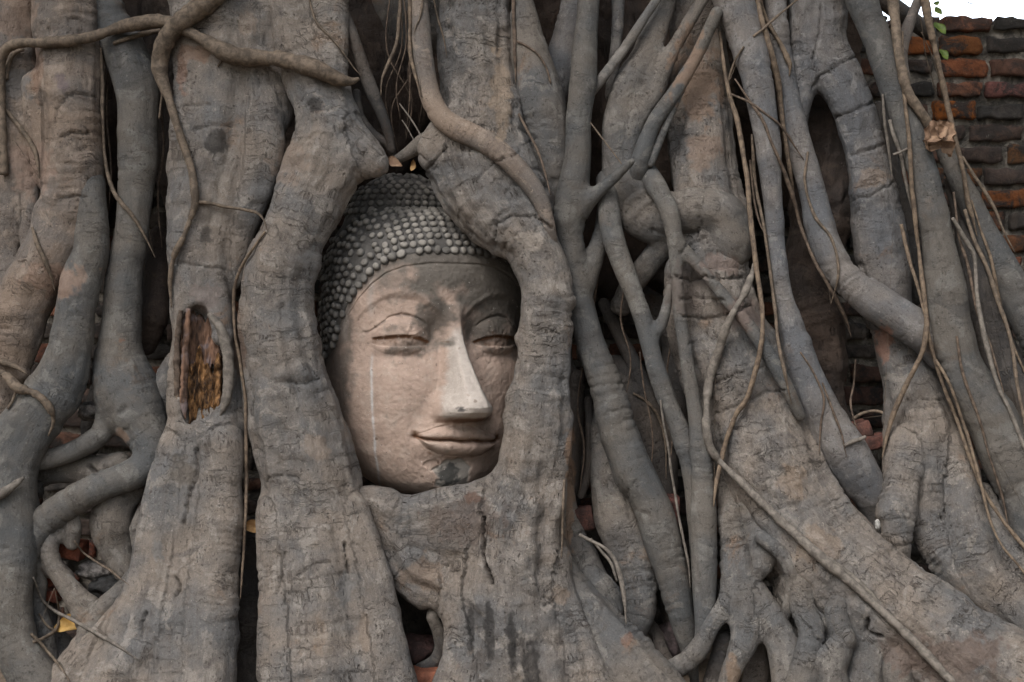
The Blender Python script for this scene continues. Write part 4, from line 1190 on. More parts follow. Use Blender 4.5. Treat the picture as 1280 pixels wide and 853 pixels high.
def hair_part(name, surf, rows, spacing, rad, seed, extra=None):
    """surf(phi, s) -> points and normals of the cap; rows: list of s; phi over the visible side"""
    rng = random.Random(seed)
    placed = []
    VV, FF, CC, base = [], [], [], 0
    for ri, s in enumerate(rows):
        phs = np.linspace(-2.3, 2.3, 900)
        pts, nr = surf(phs, np.full_like(phs, s))
        acc = np.concatenate([[0], np.cumsum(np.linalg.norm(np.diff(pts, axis=0), axis=1))])
        x = spacing * (0.5 if ri % 2 else 0.0) + rng.uniform(0, 1)
        while x < acc[-1]:
            i = int(np.searchsorted(acc, x))
            i = min(i, len(pts) - 1)
            c = pts[i]
            if all(np.linalg.norm(c - q) > spacing * 0.72 for q in placed):
                placed.append(c)
                wear = noise3(np.array([c / 28.0]))[0]
                if rng.random() > (0.10 if ri == 0 else 0.03):
                    r = rad * rng.uniform(0.88, 1.08) * (1 + 0.10 * (ri == 0))
                    hg = r * (0.85 if wear > -0.4 else 0.35) * rng.uniform(0.6, 1.1)
                    V, F = curl_mesh(c, nr[i], r, hg, rng)
                    VV.append(V); FF.append(F + base); base += len(V)
                    # rubbed tips show bare stone, sides stay sooty
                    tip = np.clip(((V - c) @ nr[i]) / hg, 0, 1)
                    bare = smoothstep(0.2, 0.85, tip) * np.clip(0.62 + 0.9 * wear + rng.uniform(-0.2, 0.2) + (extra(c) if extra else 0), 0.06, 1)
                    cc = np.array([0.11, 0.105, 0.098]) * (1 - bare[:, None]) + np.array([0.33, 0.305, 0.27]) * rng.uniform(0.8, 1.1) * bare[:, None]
                    CC.append(cc)
            x += spacing * rng.uniform(0.94, 1.06)
    # the cap under the curls
    nph, ns = 220, 90
    PHI, SS = np.meshgrid(np.linspace(-math.pi, math.pi, nph), np.linspace(-1, 1.0, ns), indexing='ij')
    pts, nr = surf(PHI.ravel(), SS.ravel(), True)
    pts = pts + nr * (0.8 * noise3(pts / 9))[:, None]
    I = np.arange(nph * ns).reshape(nph, ns)
    Q = np.stack([I[:-1, :-1].ravel(), I[1:, :-1].ravel(), I[1:, 1:].ravel(), I[:-1, 1:].ravel()], 1)
    VV.append(pts); FF.append(Q + base)
    nz = fbm(pts / 20, 3)[:, None]
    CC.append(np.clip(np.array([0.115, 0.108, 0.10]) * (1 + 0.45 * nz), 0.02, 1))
    V, C = np.vstack(VV), np.vstack(CC)
    V = np.stack([V[:, 0], -V[:, 2], V[:, 1] + 200], 1) * HEAD_UNIT          # (u, v, d) -> local
    mesh_obj(name, V, np.vstack(FF), M_STONE, head, True, {'stone': ('FLOAT_COLOR', np.concatenate([C, np.ones((len(C), 1))], 1))}, local=True)

def meridian_table():
    """for each azimuth the path from the hairline up to the crown, by arc length"""
    phs = np.linspace(-math.pi, math.pi, 361)
    rows = []
    for p in phs:
        vv = np.linspace(-60, 163.9, 260)
        u, d = head_surface(vv, np.full_like(vv, p))
        hl = hairline(u) if abs(p) < 1.7 else np.full_like(vv, -45.0)
        st = np.argmax(vv >= hl)
        pts = np.stack([u, vv, d], 1)[st:]
        L = np.concatenate([[0], np.cumsum(np.linalg.norm(np.diff(pts, axis=0), axis=1))])
        rows.append((pts, L))
    return phs, rows
_MP, _MR = meridian_table()

def scalp(phi, s, cap=False):
    pts = np.zeros((len(phi), 3))
    for i in range(len(phi)):
        k = (phi[i] + math.pi) / (2 * math.pi) * 360
        k0 = int(min(359, max(0, math.floor(k)))); w = k - k0
        q = []
        for kk in (k0, k0 + 1):
            P_, L = _MR[kk]
            ss = (s[i] + 1) / 2 * L[-1] if cap else s[i]
            q.append([np.interp(ss, L, P_[:, j]) for j in range(3)])
        pts[i] = np.array(q[0]) * (1 - w) + np.array(q[1]) * w
    # outward direction of the base form
    nr = np.stack([pts[:, 0] / 128 ** 2, np.clip(pts[:, 1] - 30, 0, None) / 150 ** 2, pts[:, 2] / 118 ** 2], 1)
    nr /= np.maximum(np.linalg.norm(nr, axis=1), 1e-9)[:, None]
    if cap:
        lift = 4.5 * smoothstep(-1.0, -0.94, s) - 2.5
    else:
        lift = 2.5
    return pts + nr * (lift[:, None] if cap else lift), nr

KNOT = (-18.0, 119.0, -38.0, 82.0, 95.0, 66.0)            # u, v, d, half width, height, half depth
def knot(phi, s, cap=False):
    cu, cv, cd, a, h, b = KNOT
    el = (s + 1) / 2 * (math.pi / 2) if cap else s
    ce = np.cos(el) ** 0.8
    pts = np.stack([cu + a * ce * np.sin(phi), cv + h * np.sin(el), cd + b * ce * np.cos(phi)], 1)
    nr = np.stack([(pts[:, 0] - cu) / a ** 2, (pts[:, 1] - cv) / h ** 2, (pts[:, 2] - cd) / b ** 2], 1)
    nr /= np.maximum(np.linalg.norm(nr, axis=1), 1e-9)[:, None]
    return pts, nr

build_face()
hair_part('hair', scalp, [4.5 + 9.6 * k for k in range(16)], 11.2, 5.0, 3, lambda c: 0.25 if c[0] < 10 else -0.25)
hair_part('topknot', knot, [0.50 + 0.108 * k for k in range(10)], 11.4, 5.0, 5, lambda c: 0.1 if c[0] < 0 else -0.3)
# ------------------------------------------------------------------ thin hanging vines, twigs, leaves, rubble
def depth_at(x, y, r=2):
    ix, iy = int(round(x)) + 200, int(round(y)) + 200
    w = DEPTH[max(0, iy - r):iy + r + 1, max(0, ix - r):ix + r + 1]
    return float(w.min()) if w.size else 1e3

def tube(pts, rad, seg=8, knob=0.10, seed=0.0):
    pts, rad = np.array(pts), np.array(rad)
    if len(rad) > 24:
        rad[-12:] *= np.linspace(1, 0.3, 12)
    tan = np.gradient(pts, axis=0)
    tan /= np.maximum(np.linalg.norm(tan, axis=1), 1e-9)[:, None]
    n = np.cross(tan[0], [0, 1.0, 0.1]); n /= np.linalg.norm(n)
    V, F = [], []
    for i in range(len(pts)):
        n = n - tan[i] * (n @ tan[i]); n /= np.linalg.norm(n)
        b = np.cross(tan[i], n)
        for j in range(seg):
            a = 2 * math.pi * j / seg
            V.append(pts[i] + (n * math.cos(a) + b * math.sin(a)) * rad[i])
    V = np.array(V)
    k = noise3(V * 130 + seed) * 0.6 + noise3(V * 45 + seed) * 0.7
    ctr = np.repeat(pts, seg, axis=0)
    V = ctr + (V - ctr) * (1 + knob * 1.6 * k)[:, None]
    for i in range(len(pts) - 1):
        for j in range(seg):
            j2 = (j + 1) % seg
            F.append((i * seg + j, i * seg + j2, (i + 1) * seg + j2, (i + 1) * seg + j))
    V = np.vstack([V, pts[0], pts[-1]])
    a, b = len(V) - 2, len(V) - 1
    e = (len(pts) - 1) * seg
    for j in range(0, seg, 2):
        F.append((a, (j + 2) % seg, j + 1, j))
        F.append((b, e + j, e + j + 1, e + (j + 2) % seg))
    return V, np.array(F)

def run(spec, slope=0.35, lift=0.0, far=160.0, sink=0.25, ext=True, seed=0.0):
    """'x,y,r' rows laid over whatever root lies below ('x,y,r,f' fixes the depth); slope: how fast it may follow into a gap"""
    rows = parse(spec)
    fixed = len(rows[0]) > 3
    if ext: rows = extend(rows, 90)
    c = catmull(rows, 3.0)
    c[:, 2] = np.maximum(c[:, 2] * np.where(c[:, 2] < 5, 0.74, 1.0), 0.5)
    if fixed:
        f = c[:, 3]
    else:
        s = np.array([min(far, depth_at(np.clip(x, -150, 1430), np.clip(y, -150, 980), max(1, int(r * 0.6)))) for x, y, r in c[:, :3]])
        n = len(s)
        st = 3.0 * slope
        w = s.copy()
        for i in range(1, n): w[i] = min(w[i], w[i - 1] + st)
        for i in range(n - 2, -1, -1): w[i] = min(w[i], w[i + 1] + st)
        ker = np.hanning(13); ker /= ker.sum()
        f = np.convolve(np.pad(w, 6, mode='edge'), ker, 'valid')
        f = f - c[:, 2] * (1 - sink) - lift
    pts = np.array([P(x, y, d) for (x, y), d in zip(c[:, :2], f)])
    wob = 0.0012 * np.stack([noise3(pts * 14 + seed), noise3(pts * 14 + seed + 20), noise3(pts * 14 + seed + 40)], 1)
    pts = pts + wob + 0.0022 * np.stack([noise3(pts * 6 + seed), noise3(pts * 6 + seed + 20), noise3(pts * 6 + seed + 40)], 1)
    rad = c[:, 2] * (1 + f / DIST) / PXM * (1 + 0.30 * noise3(pts * 7 + seed) + 0.16 * noise3(pts * 23 + seed))
    return pts, rad

VINE_NO = [0]
def vine(label, specs, mat=None, group='thin woody vines hanging over the roots', name='hanging_vine', cat='vine', **kw):
    """first run is the stem; further runs are side stems (parts)"""
    VINE_NO[0] += 1
    sd = VINE_NO[0] * 5.1
    if isinstance(specs, str): specs = [specs]
    pts, rad = run(specs[0], seed=sd, **kw)
    V, F = tube(pts, rad, 10 if rad.max() > 0.008 else 7, 0.10, sd)
    if len(specs) == 1:
        base = V.mean(0)
        o = mesh_obj(name, V - base, F, mat or M_VINE, None, True)
        o.location = base
        tag(o, label, cat, group)
        return o
    e = empty(name, tuple(pts[-1]))
    tag(e, label, cat, group)
    mesh_obj('stem', V, F, mat or M_VINE, e)
    for s in specs[1:]:
        pts, rad = run(s, seed=sd + 2, **kw)
        V, F = tube(pts, rad, 8, 0.10, sd + 1)
        mesh_obj('side_stem', V, F, mat or M_VINE, e)
    return e

CL = 'climbing stems gripping the trunks'
vine('thick tan climbing stem running sideways across the two upper left trunks and ending blunt',
     ['2,128,5.5; 1,100,6; 2,77,6.5; 10,60,7; 28,54,7; 53,54,7; 102,49,7.5; 141,38,8; 169,30,8; 204,27,8; 226,34,8.5; 253,49,9.5; 281,66,10.5; 300,71,10.5; 327,73,10.5; 353,75,11; 388,84,11; 420,97,10.5; 438,101,10; 449,98,8',
      '8,100,3.5; 9,85,4; 16,68,4.5; 30,62,4', '141,54,3; 158,48,4; 178,43,4.5; 200,39,4', '280,68,4; 276,78,3; 272,84,2'],
     M_VINE, CL, 'climbing_stem', lift=1)
vine('olive climbing stem curving down from the top edge over the sideways tan stem',
     ['276,-12,11; 264,0,11; 243,15,11; 220,34,11; 205,58,12; 200,86,11.5; 205,104,8; 211,122,6; 218,145,6; 225,169,6; 233,192,6; 239,211,6; 244,240,6; 244,256,5.5; 239,271,5; 229,298,5; 218,320,5; 213,350,4.5; 214,384,4',
      '206,104,2.5; 202,125,2; 199,148,1.5', '244,252,3.5; 262,254,3.2; 283,259,3; 304,262,3; 322,267,3; 330,276,3; 334,288,2.5'],
     M_VINE, CL, 'climbing_stem', lift=2.5)
vine('long straight thin vine down the seam left of the stone head', '332,290,2.2; 318,308,2.6; 306,326,3; 296,350,3; 292,378,3; 294,421,3; 301,460,3; 306,500,3; 307,560,3; 308,610,3; 306,663,2.8; 302,720,2.4; 300,750,2',
     M_VINE_PALE)
vine('thin brown vine in the dark gap beside the second trunk from the left edge', '126,60,2.5; 128,100,3; 128,148,3; 131,197,3; 141,236,3.2; 152,255,3.5; 165,270,3; 180,294,2.6; 194,322,2', M_VINE, slope=0.2)
vine('short thin vine slanting across the far left root at mid height', '0,128,3.5; 12,142,3.5; 25,158,4; 38,178,4; 46,197,3.5; 49,224,2.5', M_VINE)
vine('thin brown vine curling down the left trunk below a root fork', '40,284,3; 46,304,4; 56,326,4; 64,345,3.5; 69,364,2.5', M_VINE)
vine('orange brown vine tied round the lower left root like a loop', ['-6,462,5; 8,470,5; 21,484,5.5; 32,488,5; 45,492,5; 57,502,5; 65,516,5; 66,530,4.5; 60,545,4',
      '-6,450,5; 10,455,5.5; 22,460,5.5; 34,468,4.5', '21,486,3.5; 17,500,3; 10,512,2.5'], M_VINE, CL, 'climbing_stem')
vine('cut grey stub of a root poking in from the left edge', '-20,628,8; 0,618,8; 14,609,8; 26,600,7.5; 30,597,5', M_VINE_GREY, None, 'root_stub', 'root stub')
vine('long dead twig lying over the roots at the bottom left', '42,722,2; 53,749,2.6; 70,764,3; 89,774,3.2; 110,786,3.4; 128,796,3.6; 140,802,3.4; 155,812,3; 172,825,2.4', M_VINE_GREY, 'dead twigs among the roots', 'dead_twig', 'twig', slope=1.2, sink=0.6, ext=False)
vine('forked dead twig beside the yellow leaf at the bottom left', ['41,803,2.6; 55,798,3; 69,789,3; 74,776,2.8; 74,766,2.6; 71,748,2.2; 68,735,1.8', '70,790,2; 58,782,1.8; 48,768,1.5'], M_VINE, 'dead twigs among the roots', 'dead_twig', 'twig', slope=1.2, sink=0.6, ext=False, far=60)
vine('thin dead twig at the foot of the far left root', '38,792,2; 50,804,2.4; 64,820,2.4; 78,836,2.2; 90,856,2', M_VINE, 'dead twigs among the roots', 'dead_twig', 'twig', slope=1.2, sink=0.6, ext=False, far=30)
vine('dark curved twig over the hole with brick rubble at lower left', '93,676,1.6; 104,690,2; 118,700,2; 138,712,2; 150,722,2; 162,731,1.8', M_VINE, 'dead twigs among the roots', 'dead_twig', 'twig', slope=1.2, sink=0.6, ext=False)
# the cleft above the head
CS = 'rootlets hanging in the cleft above the head'
def rootlet(label, spec, mat=None):
    vine(label, spec, mat or M_VINE_DARK, CS, 'hanging_rootlet', 'rootlet', far=120, slope=0.25)
rootlet('pale straight rootlet hugging the smooth root above the head', '511,-10,3.4; 512,20,3.6; 512,63,3.6; 518,92,3.4; 527,122,2.5', M_VINE_PALE)
rootlet('long brown rootlet bowing left in the dark cleft above the head', '500,-8,2.6; 499,18,3; 496,53,3; 486,78,3; 478,98,3; 476,120,2.4', M_VINE)
rootlet('fine brown rootlet crossing the smooth root near the top edge', '530,-10,2; 526,20,2.2; 520,34,2; 517,44,1.6', M_VINE)
rootlet('thin rootlet right of the smooth root, ending against the brown trunk', '541,-10,1.6; 546,20,1.8; 554,46,1.8; 559,72,1.4', M_VINE)
rootlet('reddish rootlet slanting down to the blunt end of the sideways stem', '385,-8,1.8; 390,12,2; 397,30,2.2; 416,49,2.2; 432,70,2.2; 442,84,2; 451,94,2', M_VINE)
for k, (x0, x1, y1, sw) in enumerate([(504, 500, 150, 4), (517, 507, 170, -5), (508, 516, 132, 6), (520, 498, 190, 7), (489, 508, 175, -6), (497, 488, 160, 5), (513, 524, 160, -4), (529, 530, 150, 3)]):
    rootlet('fine dark rootlet among the tangle in the cleft above the head',
            '%g,%g,1.1,%g; %g,%g,1.3,%g; %g,%g,1.3,%g; %g,%g,0.9,%g' % (x0, -20, 50 + 6 * k, x0 + sw, y1 * 0.35, 56 + 6 * k, x1 - sw, y1 * 0.7, 62 + 6 * k, x1, y1, 70 + 6 * k))
rootlet('fine rootlet slanting down right behind the smooth root, upper of two', '500,130,1.2,60; 512,146,1.3,56; 522,162,1.2,52; 528,172,1,50', M_VINE_GREY)
rootlet('fine rootlet slanting down right behind the smooth root, lower of two', '502,150,1.2,64; 510,162,1.3,60; 518,178,1.2,56; 520,186,1,54', M_VINE_GREY)
# right of the head
vine('dark straight vine in the seam on the right of the trunk above the head', '641,-10,3; 642,20,3.2; 643,70,3; 644,105,2', M_VINE_DARK)
vine('thin dark vine wrapped over the pale root right of the head trunk', '646,52,1.8; 658,58,2; 672,68,2; 682,84,1.8; 688,104,1.4', M_VINE_DARK)
vine('thin dark vine slanting down the gap right of the head, below the pale root', '648,142,2; 660,166,2.4; 675,197,2.6; 684,224,2.4; 688,244,1.8', M_VINE_DARK)
vine('hair thin straight rootlet bridging to the knotted fork right of the head', '738,154,1.3; 756,178,1.4; 777,205,1.2', M_VINE, slope=0.1)
vine('golden brown vine hanging in a long curve over the ringed trunk right of centre',
     '900,40,3; 905,75,3.4; 909,102,3.8; 915,128,4; 921,148,4; 928,185,4; 933,220,4; 939,281,4; 944,320,4; 950,362,4; 953,403,4; 949,445,4.2; 935,495,4.4; 920,518,4.4; 909,545,4.4; 900,580,4.6; 895,605,4.6; 892,633,3', M_VINE_PALE, slope=0.18)
vine('very long grey vine running from the ringed trunk down the buttress to the bottom right',
     '944,330,4; 939,347,5; 930,368,5; 918,389,5; 907,412,5.5; 899,435,5.5; 888,468,6; 884,495,5; 883,525,5; 886,552,5; 896,572,5; 915,592,5; 945,622,5.5; 968,645,6; 989,664,6; 1012,685,6.5; 1034,704,6.5; 1053,719,6; 1072,735,5.5; 1106,766,5.5; 1140,800,5.5; 1189,852,5; 1230,890,5', M_VINE_GREY)
vine('thinner grey vine doubled beside the very long vine on the lower buttress', '1036,698,3; 1056,714,4; 1078,732,4; 1094,748,4; 1108,768,4; 1112,786,3', M_VINE_GREY)
vine('thin grey vine between the two smooth roots low in the middle', '826,500,2; 830,530,2.4; 836,565,2.6; 846,629,2.8; 854,670,2.8; 860,704,2.6; 862,735,2', M_VINE_GREY, slope=0.15)
vine('bent thin vine over the mossy root below and right of the head', ['724,668,3; 738,676,3.4; 756,686,3.6; 768,700,3.6; 774,718,3.6; 780,744,3.4; 783,780,2.8', '738,674,2; 752,690,2.4; 764,704,2.4; 772,726,2'], M_VINE_GREY, slope=0.2)
vine('thin vine lying along the brown lump beside the smooth diagonal root', '792,492,2; 806,500,2.4; 820,515,2.6; 828,535,2.6; 832,560,2.2; 833,600,2', M_VINE)
vine('thin straight vine low on the right flank of the head trunk', '706,600,2; 704,640,2.4; 703,680,2.2; 702,698,1.6', M_VINE)
# right cluster
vine('reddish straight vine hanging down the second root from the brick side cluster', '946,-12,3.6; 953,26,4; 961,53,4.2; 972,105,4.4; 979,158,4.4; 987,211,4.2; 993,244,3', M_VINE_PALE)
vine('twisted tan vine crossing beside the reddish straight vine', '948,-8,3; 957,21,3.6; 966,38,4; 975,53,4.5; 983,70,5; 988,84,5; 987,96,3', M_VINE_PALE)
vine('short tan twig crossing the vines near the top of the grey root', '942,46,2.2; 955,36,2.4; 970,22,2.6; 984,10,2', M_VINE)
vine('thin dark vine arching over the smooth grey root towards the forked trunk', '915,118,2; 940,130,2.2; 960,145,2.4; 975,157,2.4; 992,181,2.4; 1005,200,2', M_VINE_DARK)
vine('thin dark vine sweeping from the grey root down over the bent root', '918,98,2; 938,128,2.2; 954,152,2.4; 966,182,2.6; 979,212,2.8; 994,254,2.8; 1002,284,3; 1017,326,3; 1032,352,3; 1046,376,3; 1058,400,2.8; 1064,422,2', M_VINE_DARK)
vine('thin crossing vine over the grey root, sloping down to the left', '930,58,2; 920,74,2.2; 914,90,2.2; 910,104,1.8', M_VINE)
vine('brown vine hanging down the left face of the smooth grey root', '940,168,2.4; 942,200,3; 946,240,3; 955,282,3.2; 962,330,3.2; 968,380,3.2; 974,430,3; 984,478,2.6; 990,505,2', M_VINE)
vine('thin dark vine at the left of the smooth grey root, ending in a curl', '938,200,2; 942,245,2.2; 948,275,2.4; 956,292,2; 962,296,1.5', M_VINE_DARK)
vine('fine dark vine down the lower grey root, left of two', '1000,440,1.4; 1018,468,1.8; 1030,500,2; 1026,530,1.8; 1024,568,1.5', M_VINE_DARK)
vine('fine dark vine down the lower grey root, right of two', '1028,478,1.4; 1038,505,1.8; 1050,540,2; 1058,572,1.6', M_VINE_DARK)
vine('short grey root end lying across the foot of the grey root', '1056,558,3; 1066,553,4; 1076,550,4; 1082,547,3', M_VINE_GREY, None, 'root_stub', 'root stub')
vine('tan branch dropping past the wall and bending to a dead leaf clump',
     '1114,-12,5.5; 1119,25,5.5; 1122,55,6; 1128,92,6.2; 1134,114,6.4; 1143,130,6.2; 1154,146,6; 1164,160,5.6; 1174,176,5; 1178,186,3', M_VINE, CL, 'climbing_stem', lift=1)
vine('long tan vine hanging straight down the big diagonal root and curling in below',
     ['1127,40,2.6; 1128,70,3.4; 1131,110,3.6; 1134,150,3.8; 1138,200,4; 1142,255,4; 1147,300,4; 1152,345,4.2; 1157,385,4.4; 1158,408,4.5; 1153,436,4.5; 1142,462,4.4; 1128,492,4.4; 1116,520,4.2; 1108,548,4; 1102,574,3',
      '1126,280,2.6; 1132,306,3; 1140,335,3; 1150,365,3; 1157,400,3'], M_VINE_PALE, slope=0.2, lift=2)
vine('long pale vine pair splitting off at the bent root and running to the right edge',
     ['1158,405,3.4; 1162,425,3.6; 1170,452,3.6; 1183,491,3.6; 1194,520,3.6; 1204,548,3.6; 1216,580,3.6; 1226,606,3.6; 1247,642,3.6; 1266,668,3.4; 1290,696,3.2',
      '1170,450,2.4; 1188,482,2.8; 1200,516,2.8; 1212,552,2.8; 1222,590,2.6; 1234,640,2.6; 1250,680,2.4; 1276,712,2'], M_VINE_PALE, slope=0.2, lift=1)
vine('tan vine hanging free in front of the brick wall, thickest there', '1153,-12,5; 1158,10,5.4; 1163,35,5.2; 1170,66,4.8; 1178,102,4.6; 1186,141,4.6; 1193,170,4.4; 1200,197,4.4; 1206,225,4.2; 1211,253,4.2; 1217,275,4; 1222,296,3', M_VINE_PALE, slope=0.12, far=60, lift=4)
vine('grey brown vine continuing from the wall down beside the green grey root', '1190,272,3; 1204,296,4; 1217,318,4.2; 1220,345,4; 1222,372,4; 1232,426,4; 1246,478,3.8; 1262,512,3.8; 1276,545,3.6; 1290,580,3.4', M_VINE_GREY, slope=0.15, far=60)
vine('slack brown vine at the far right below the brick wall', '1206,262,2.6; 1218,300,3; 1232,333,3.2; 1246,375,3.4; 1262,420,3.4; 1272,477,3.2; 1278,510,3', M_VINE, slope=0.15, far=60)
vine('brown twig slanting across the brick wall to the lower right', '1203,196,2.4; 1216,216,3; 1232,240,3; 1244,262,3; 1254,288,2.6; 1268,316,2.2', M_VINE, slope=0.1, far=90)
vine('thin brown vine in the shadow left of the green grey root', '1192,240,2; 1196,268,2.4; 1200,300,2.6; 1212,340,2.6; 1222,392,2.4; 1240,440,2.4; 1256,496,2', M_VINE_DARK, slope=0.15)
vine('short rootlet beside the ringed leg of the forked trunk, straight one', '1103,118,2; 1106,150,2.6; 1112,190,2.8; 1116,225,2.4', M_VINE_GREY, slope=0.2)
vine('knobbly rootlet beside the ringed leg of the forked trunk, bent one', ['1112,150,2.6; 1118,172,3.2; 1126,196,3.6; 1132,226,3.4; 1140,262,2.6', '1116,194,2; 1126,190,2.4; 1134,186,2'], M_VINE_GREY, slope=0.2)
vine('hair thin vine hanging over the blackened bricks, left of two', '1150,22,0.9,180; 1154,48,1,190; 1157,72,1,200; 1164,98,1,210; 1172,130,0.9,230', M_VINE, ext=False)
vine('hair thin vine hanging over the blackened bricks, right of two', '1152,40,0.9,170; 1162,62,1,180; 1170,86,1,190; 1176,110,1,200; 1179,132,0.9,220', M_VINE, ext=False)
vine('fine twig in front of the bright cleft wall opening, upright', '1070,450,1.6,60; 1068,480,2,70; 1064,505,2,64; 1072,540,1.8,44', M_VINE_DARK, ext=False)
vine('brown root end lying across the bottom of the small wall opening', '1066,524,2.6,60; 1080,516,3,56; 1096,514,3,50; 1112,520,3,40', M_VINE, ext=False)
vine('bare leafless twig far above the wall against the white sky', ['1200,-6,0.8,420; 1212,4,0.9,420; 1222,2,0.8,420; 1228,-6,0.7,420', '1222,2,0.6,420; 1230,6,0.5,420'], M_VINE_GREY, None, 'bare_twig', 'twig', ext=False)

for k, sp in enumerate(['706,300,1.6,70; 712,340,1.8,72; 706,390,1.8,76; 710,450,1.6,80', '748,340,1.5,64; 742,390,1.8,68; 752,440,1.8,70; 748,500,1.6,72; 756,560,1.3,66',
                        '782,350,1.5,60; 776,400,1.7,64; 788,450,1.7,66; 782,500,1.3,66', '728,460,1.6,60; 722,510,1.8,58; 730,560,1.8,54; 724,620,1.4,50',
                        '800,440,1.4,60; 806,490,1.7,58; 816,540,1.7,54; 812,600,1.3,52', '838,430,1.4,50; 834,480,1.7,48; 842,530,1.7,46; 836,590,1.3,46',
                        '770,600,1.4,60; 764,650,1.6,56; 772,700,1.6,50; 768,740,1.3,46', '900,150,1.4,50; 906,210,1.7,46; 918,270,1.7,40; 936,330,1.3,36',
                        '200,120,1.6,80; 204,180,1.8,78; 198,250,1.8,78; 202,310,1.4,80', '136,80,1.4,90; 133,140,1.7,88; 138,210,1.7,86; 134,280,1.3,86']):
    vine('fine dark rootlet strung down a shadowed gap between thick roots', sp, M_VINE_DARK, 'fine rootlets strung down the gaps', 'fine_rootlet', 'rootlet', ext=False)
vine('thin brown vine looping over the bent grey root under the forked trunk', '1010,190,2; 1006,230,2.4; 1018,270,2.6; 1040,300,2.6; 1048,340,2.4; 1038,380,2', M_VINE, slope=0.6)
vine('slender vine trailing down the green grey root at the right edge', '1214,250,2; 1226,290,2.4; 1240,330,2.6; 1250,380,2.6; 1266,430,2.4; 1284,470,2.2', M_VINE_PALE, slope=0.2)
vine('slender vine crossing the foot of the big diagonal root on the right', '1196,420,2; 1204,470,2.4; 1222,520,2.4; 1236,570,2.4; 1252,620,2.2; 1260,660,1.8', M_VINE_DARK, slope=0.3)

def leaf(label, x, y, d, size, ang, mat, curl=0.5, tilt=0.4, ratio=0.5, name='dry_leaf', group=None, seed=0, cat='leaf'):
    """a thin leaf blade with midrib fold, curl and thickness"""
    n, m = 14, 7
    rng = random.Random(seed)
    V = []
    c_, t_ = [], []
    for i in range(n + 1):
        t = i / n
        w = ratio * 0.5 * (math.sin(math.pi * min(1, t * 1.02) ** 0.8) ** 0.85) + 0.008
        for j in range(m):
            s = -1 + 2 * j / (m - 1)
            X = t - 0.5
            Y = s * w
            Z = curl * (X * X * 0.9) + abs(s) * w * 0.55 * (0.4 + curl) + 0.05 * math.sin(9 * t + 3 * s + seed) * abs(s)
            V.append((X, Y, Z))
    V = np.array(V)
    V[:, 1] += 0.05 * np.sin(V[:, 0] * 5 + seed)
    F = []
    for i in range(n):
        for j in range(m - 1):
            F.append((i * m + j, (i + 1) * m + j, (i + 1) * m + j + 1, i * m + j + 1))
    back = V.copy(); back[:, 2] -= 0.018
    k = len(V)
    Fb = [f[::-1] for f in [tuple(q + k for q in f) for f in F]]
    edge = [i * m for i in range(n + 1)] + [n * m + j for j in range(1, m)] + [i * m + m - 1 for i in range(n - 1, -1, -1)] + [j for j in range(m - 2, 0, -1)]
    Fe = [(edge[i], edge[(i + 1) % len(edge)], edge[(i + 1) % len(edge)] + k, edge[i] + k) for i in range(len(edge))]
    V = np.vstack([V, back])
    if name == 'leaf_blade':
        V = V + 0.16 * np.stack([noise3(V * 4 + seed), noise3(V * 4 + seed + 9), noise3(V * 4 + seed + 18)], 1)
    s = size * (1 + d / DIST) / PXM
    # local: blade plane towards the viewer, then tilt and turn
    V = V * s
    ca, sa = math.cos(ang), math.sin(ang)
    X, Y, Z = V[:, 0] * ca - V[:, 1] * sa, V[:, 0] * sa + V[:, 1] * ca, V[:, 2]
    ct, st = math.cos(tilt), math.sin(tilt)
    Yw = -(Z * ct) + Y * st
    Zw = Y * ct + Z * st
    W = np.stack([X, Yw, Zw], 1)
    o = mesh_obj(name, W, np.array(F + Fb + Fe), mat, None, True)
    o.location = P(x, y, d)
    tag(o, label, cat, group)
    return o

def surf(x, y, r=3, far=150): return min(far, depth_at(x, y, r))
FL = 'fallen leaves caught among the roots'
leaf('yellow fallen leaf lying in the hollow at the bottom left', 90, 782, 20, 42, 0.1, M_YELLOWLEAF, 0.35, 0.7, 0.55, 'fallen_leaf', FL, 1)
leaf('curled orange brown leaf tucked behind the far left root', 36, 632, 30, 36, -0.25, M_DRYLEAF, 0.8, 0.6, 0.5, 'fallen_leaf', FL, 2)
leaf('brown leaf stuck in the dark slit left of the root beside the head', 321, 659, -6, 30, 0.15, M_DRYLEAF, 0.5, 0.3, 0.55, 'fallen_leaf', FL, 3)
leaf('small dry leaf lying on top of the stone topknot', 494, 206, 52, 22, -0.6, M_PALELEAF, 0.9, 0.6, 0.6, 'fallen_leaf', FL, 4)
leaf('thin upright leaf scrap standing behind the stone topknot', 516, 207, 56, 16, 1.4, M_DRYLEAF, 0.4, 0.2, 0.4, 'fallen_leaf', FL, 5)
leaf('small amber leaf in the dark pocket right of the head trunk', 768, 567, 40, 22, 1.2, M_YELLOWLEAF, 0.5, 0.4, 0.6, 'fallen_leaf', FL, 6)
leaf('tiny red brown leaf caught beside the far right vines', 1252, 502, 10, 16, 1.2, M_DRYLEAF, 0.4, 0.3, 0.5, 'fallen_leaf', FL, 8)
GL = 'green leaves dangling in front of the wall'
leaf('small dark leaf against the white sky, topmost of the hanging leaves', 1171, 4, 90, 9, 0.4, M_GREENLEAF, 0.2, 0.1, 0.6, 'green_leaf', GL, 11)
leaf('dark green oval leaf against the white sky just above the wall', 1173, 14, 90, 13, -0.9, M_GREENLEAF, 0.2, 0.1, 0.6, 'green_leaf', GL, 12)
leaf('bright green leaf beside the tan vine at the top of the wall', 1175, 36, 90, 22, -1.1, M_GREENLEAF, 0.2, 0.5, 0.55, 'green_leaf', GL, 13)
leaf('lowest green leaf hanging against the orange bricks', 1180, 69, 90, 19, -1.2, M_GREENLEAF, 0.2, 0.5, 0.5, 'green_leaf', GL, 14)
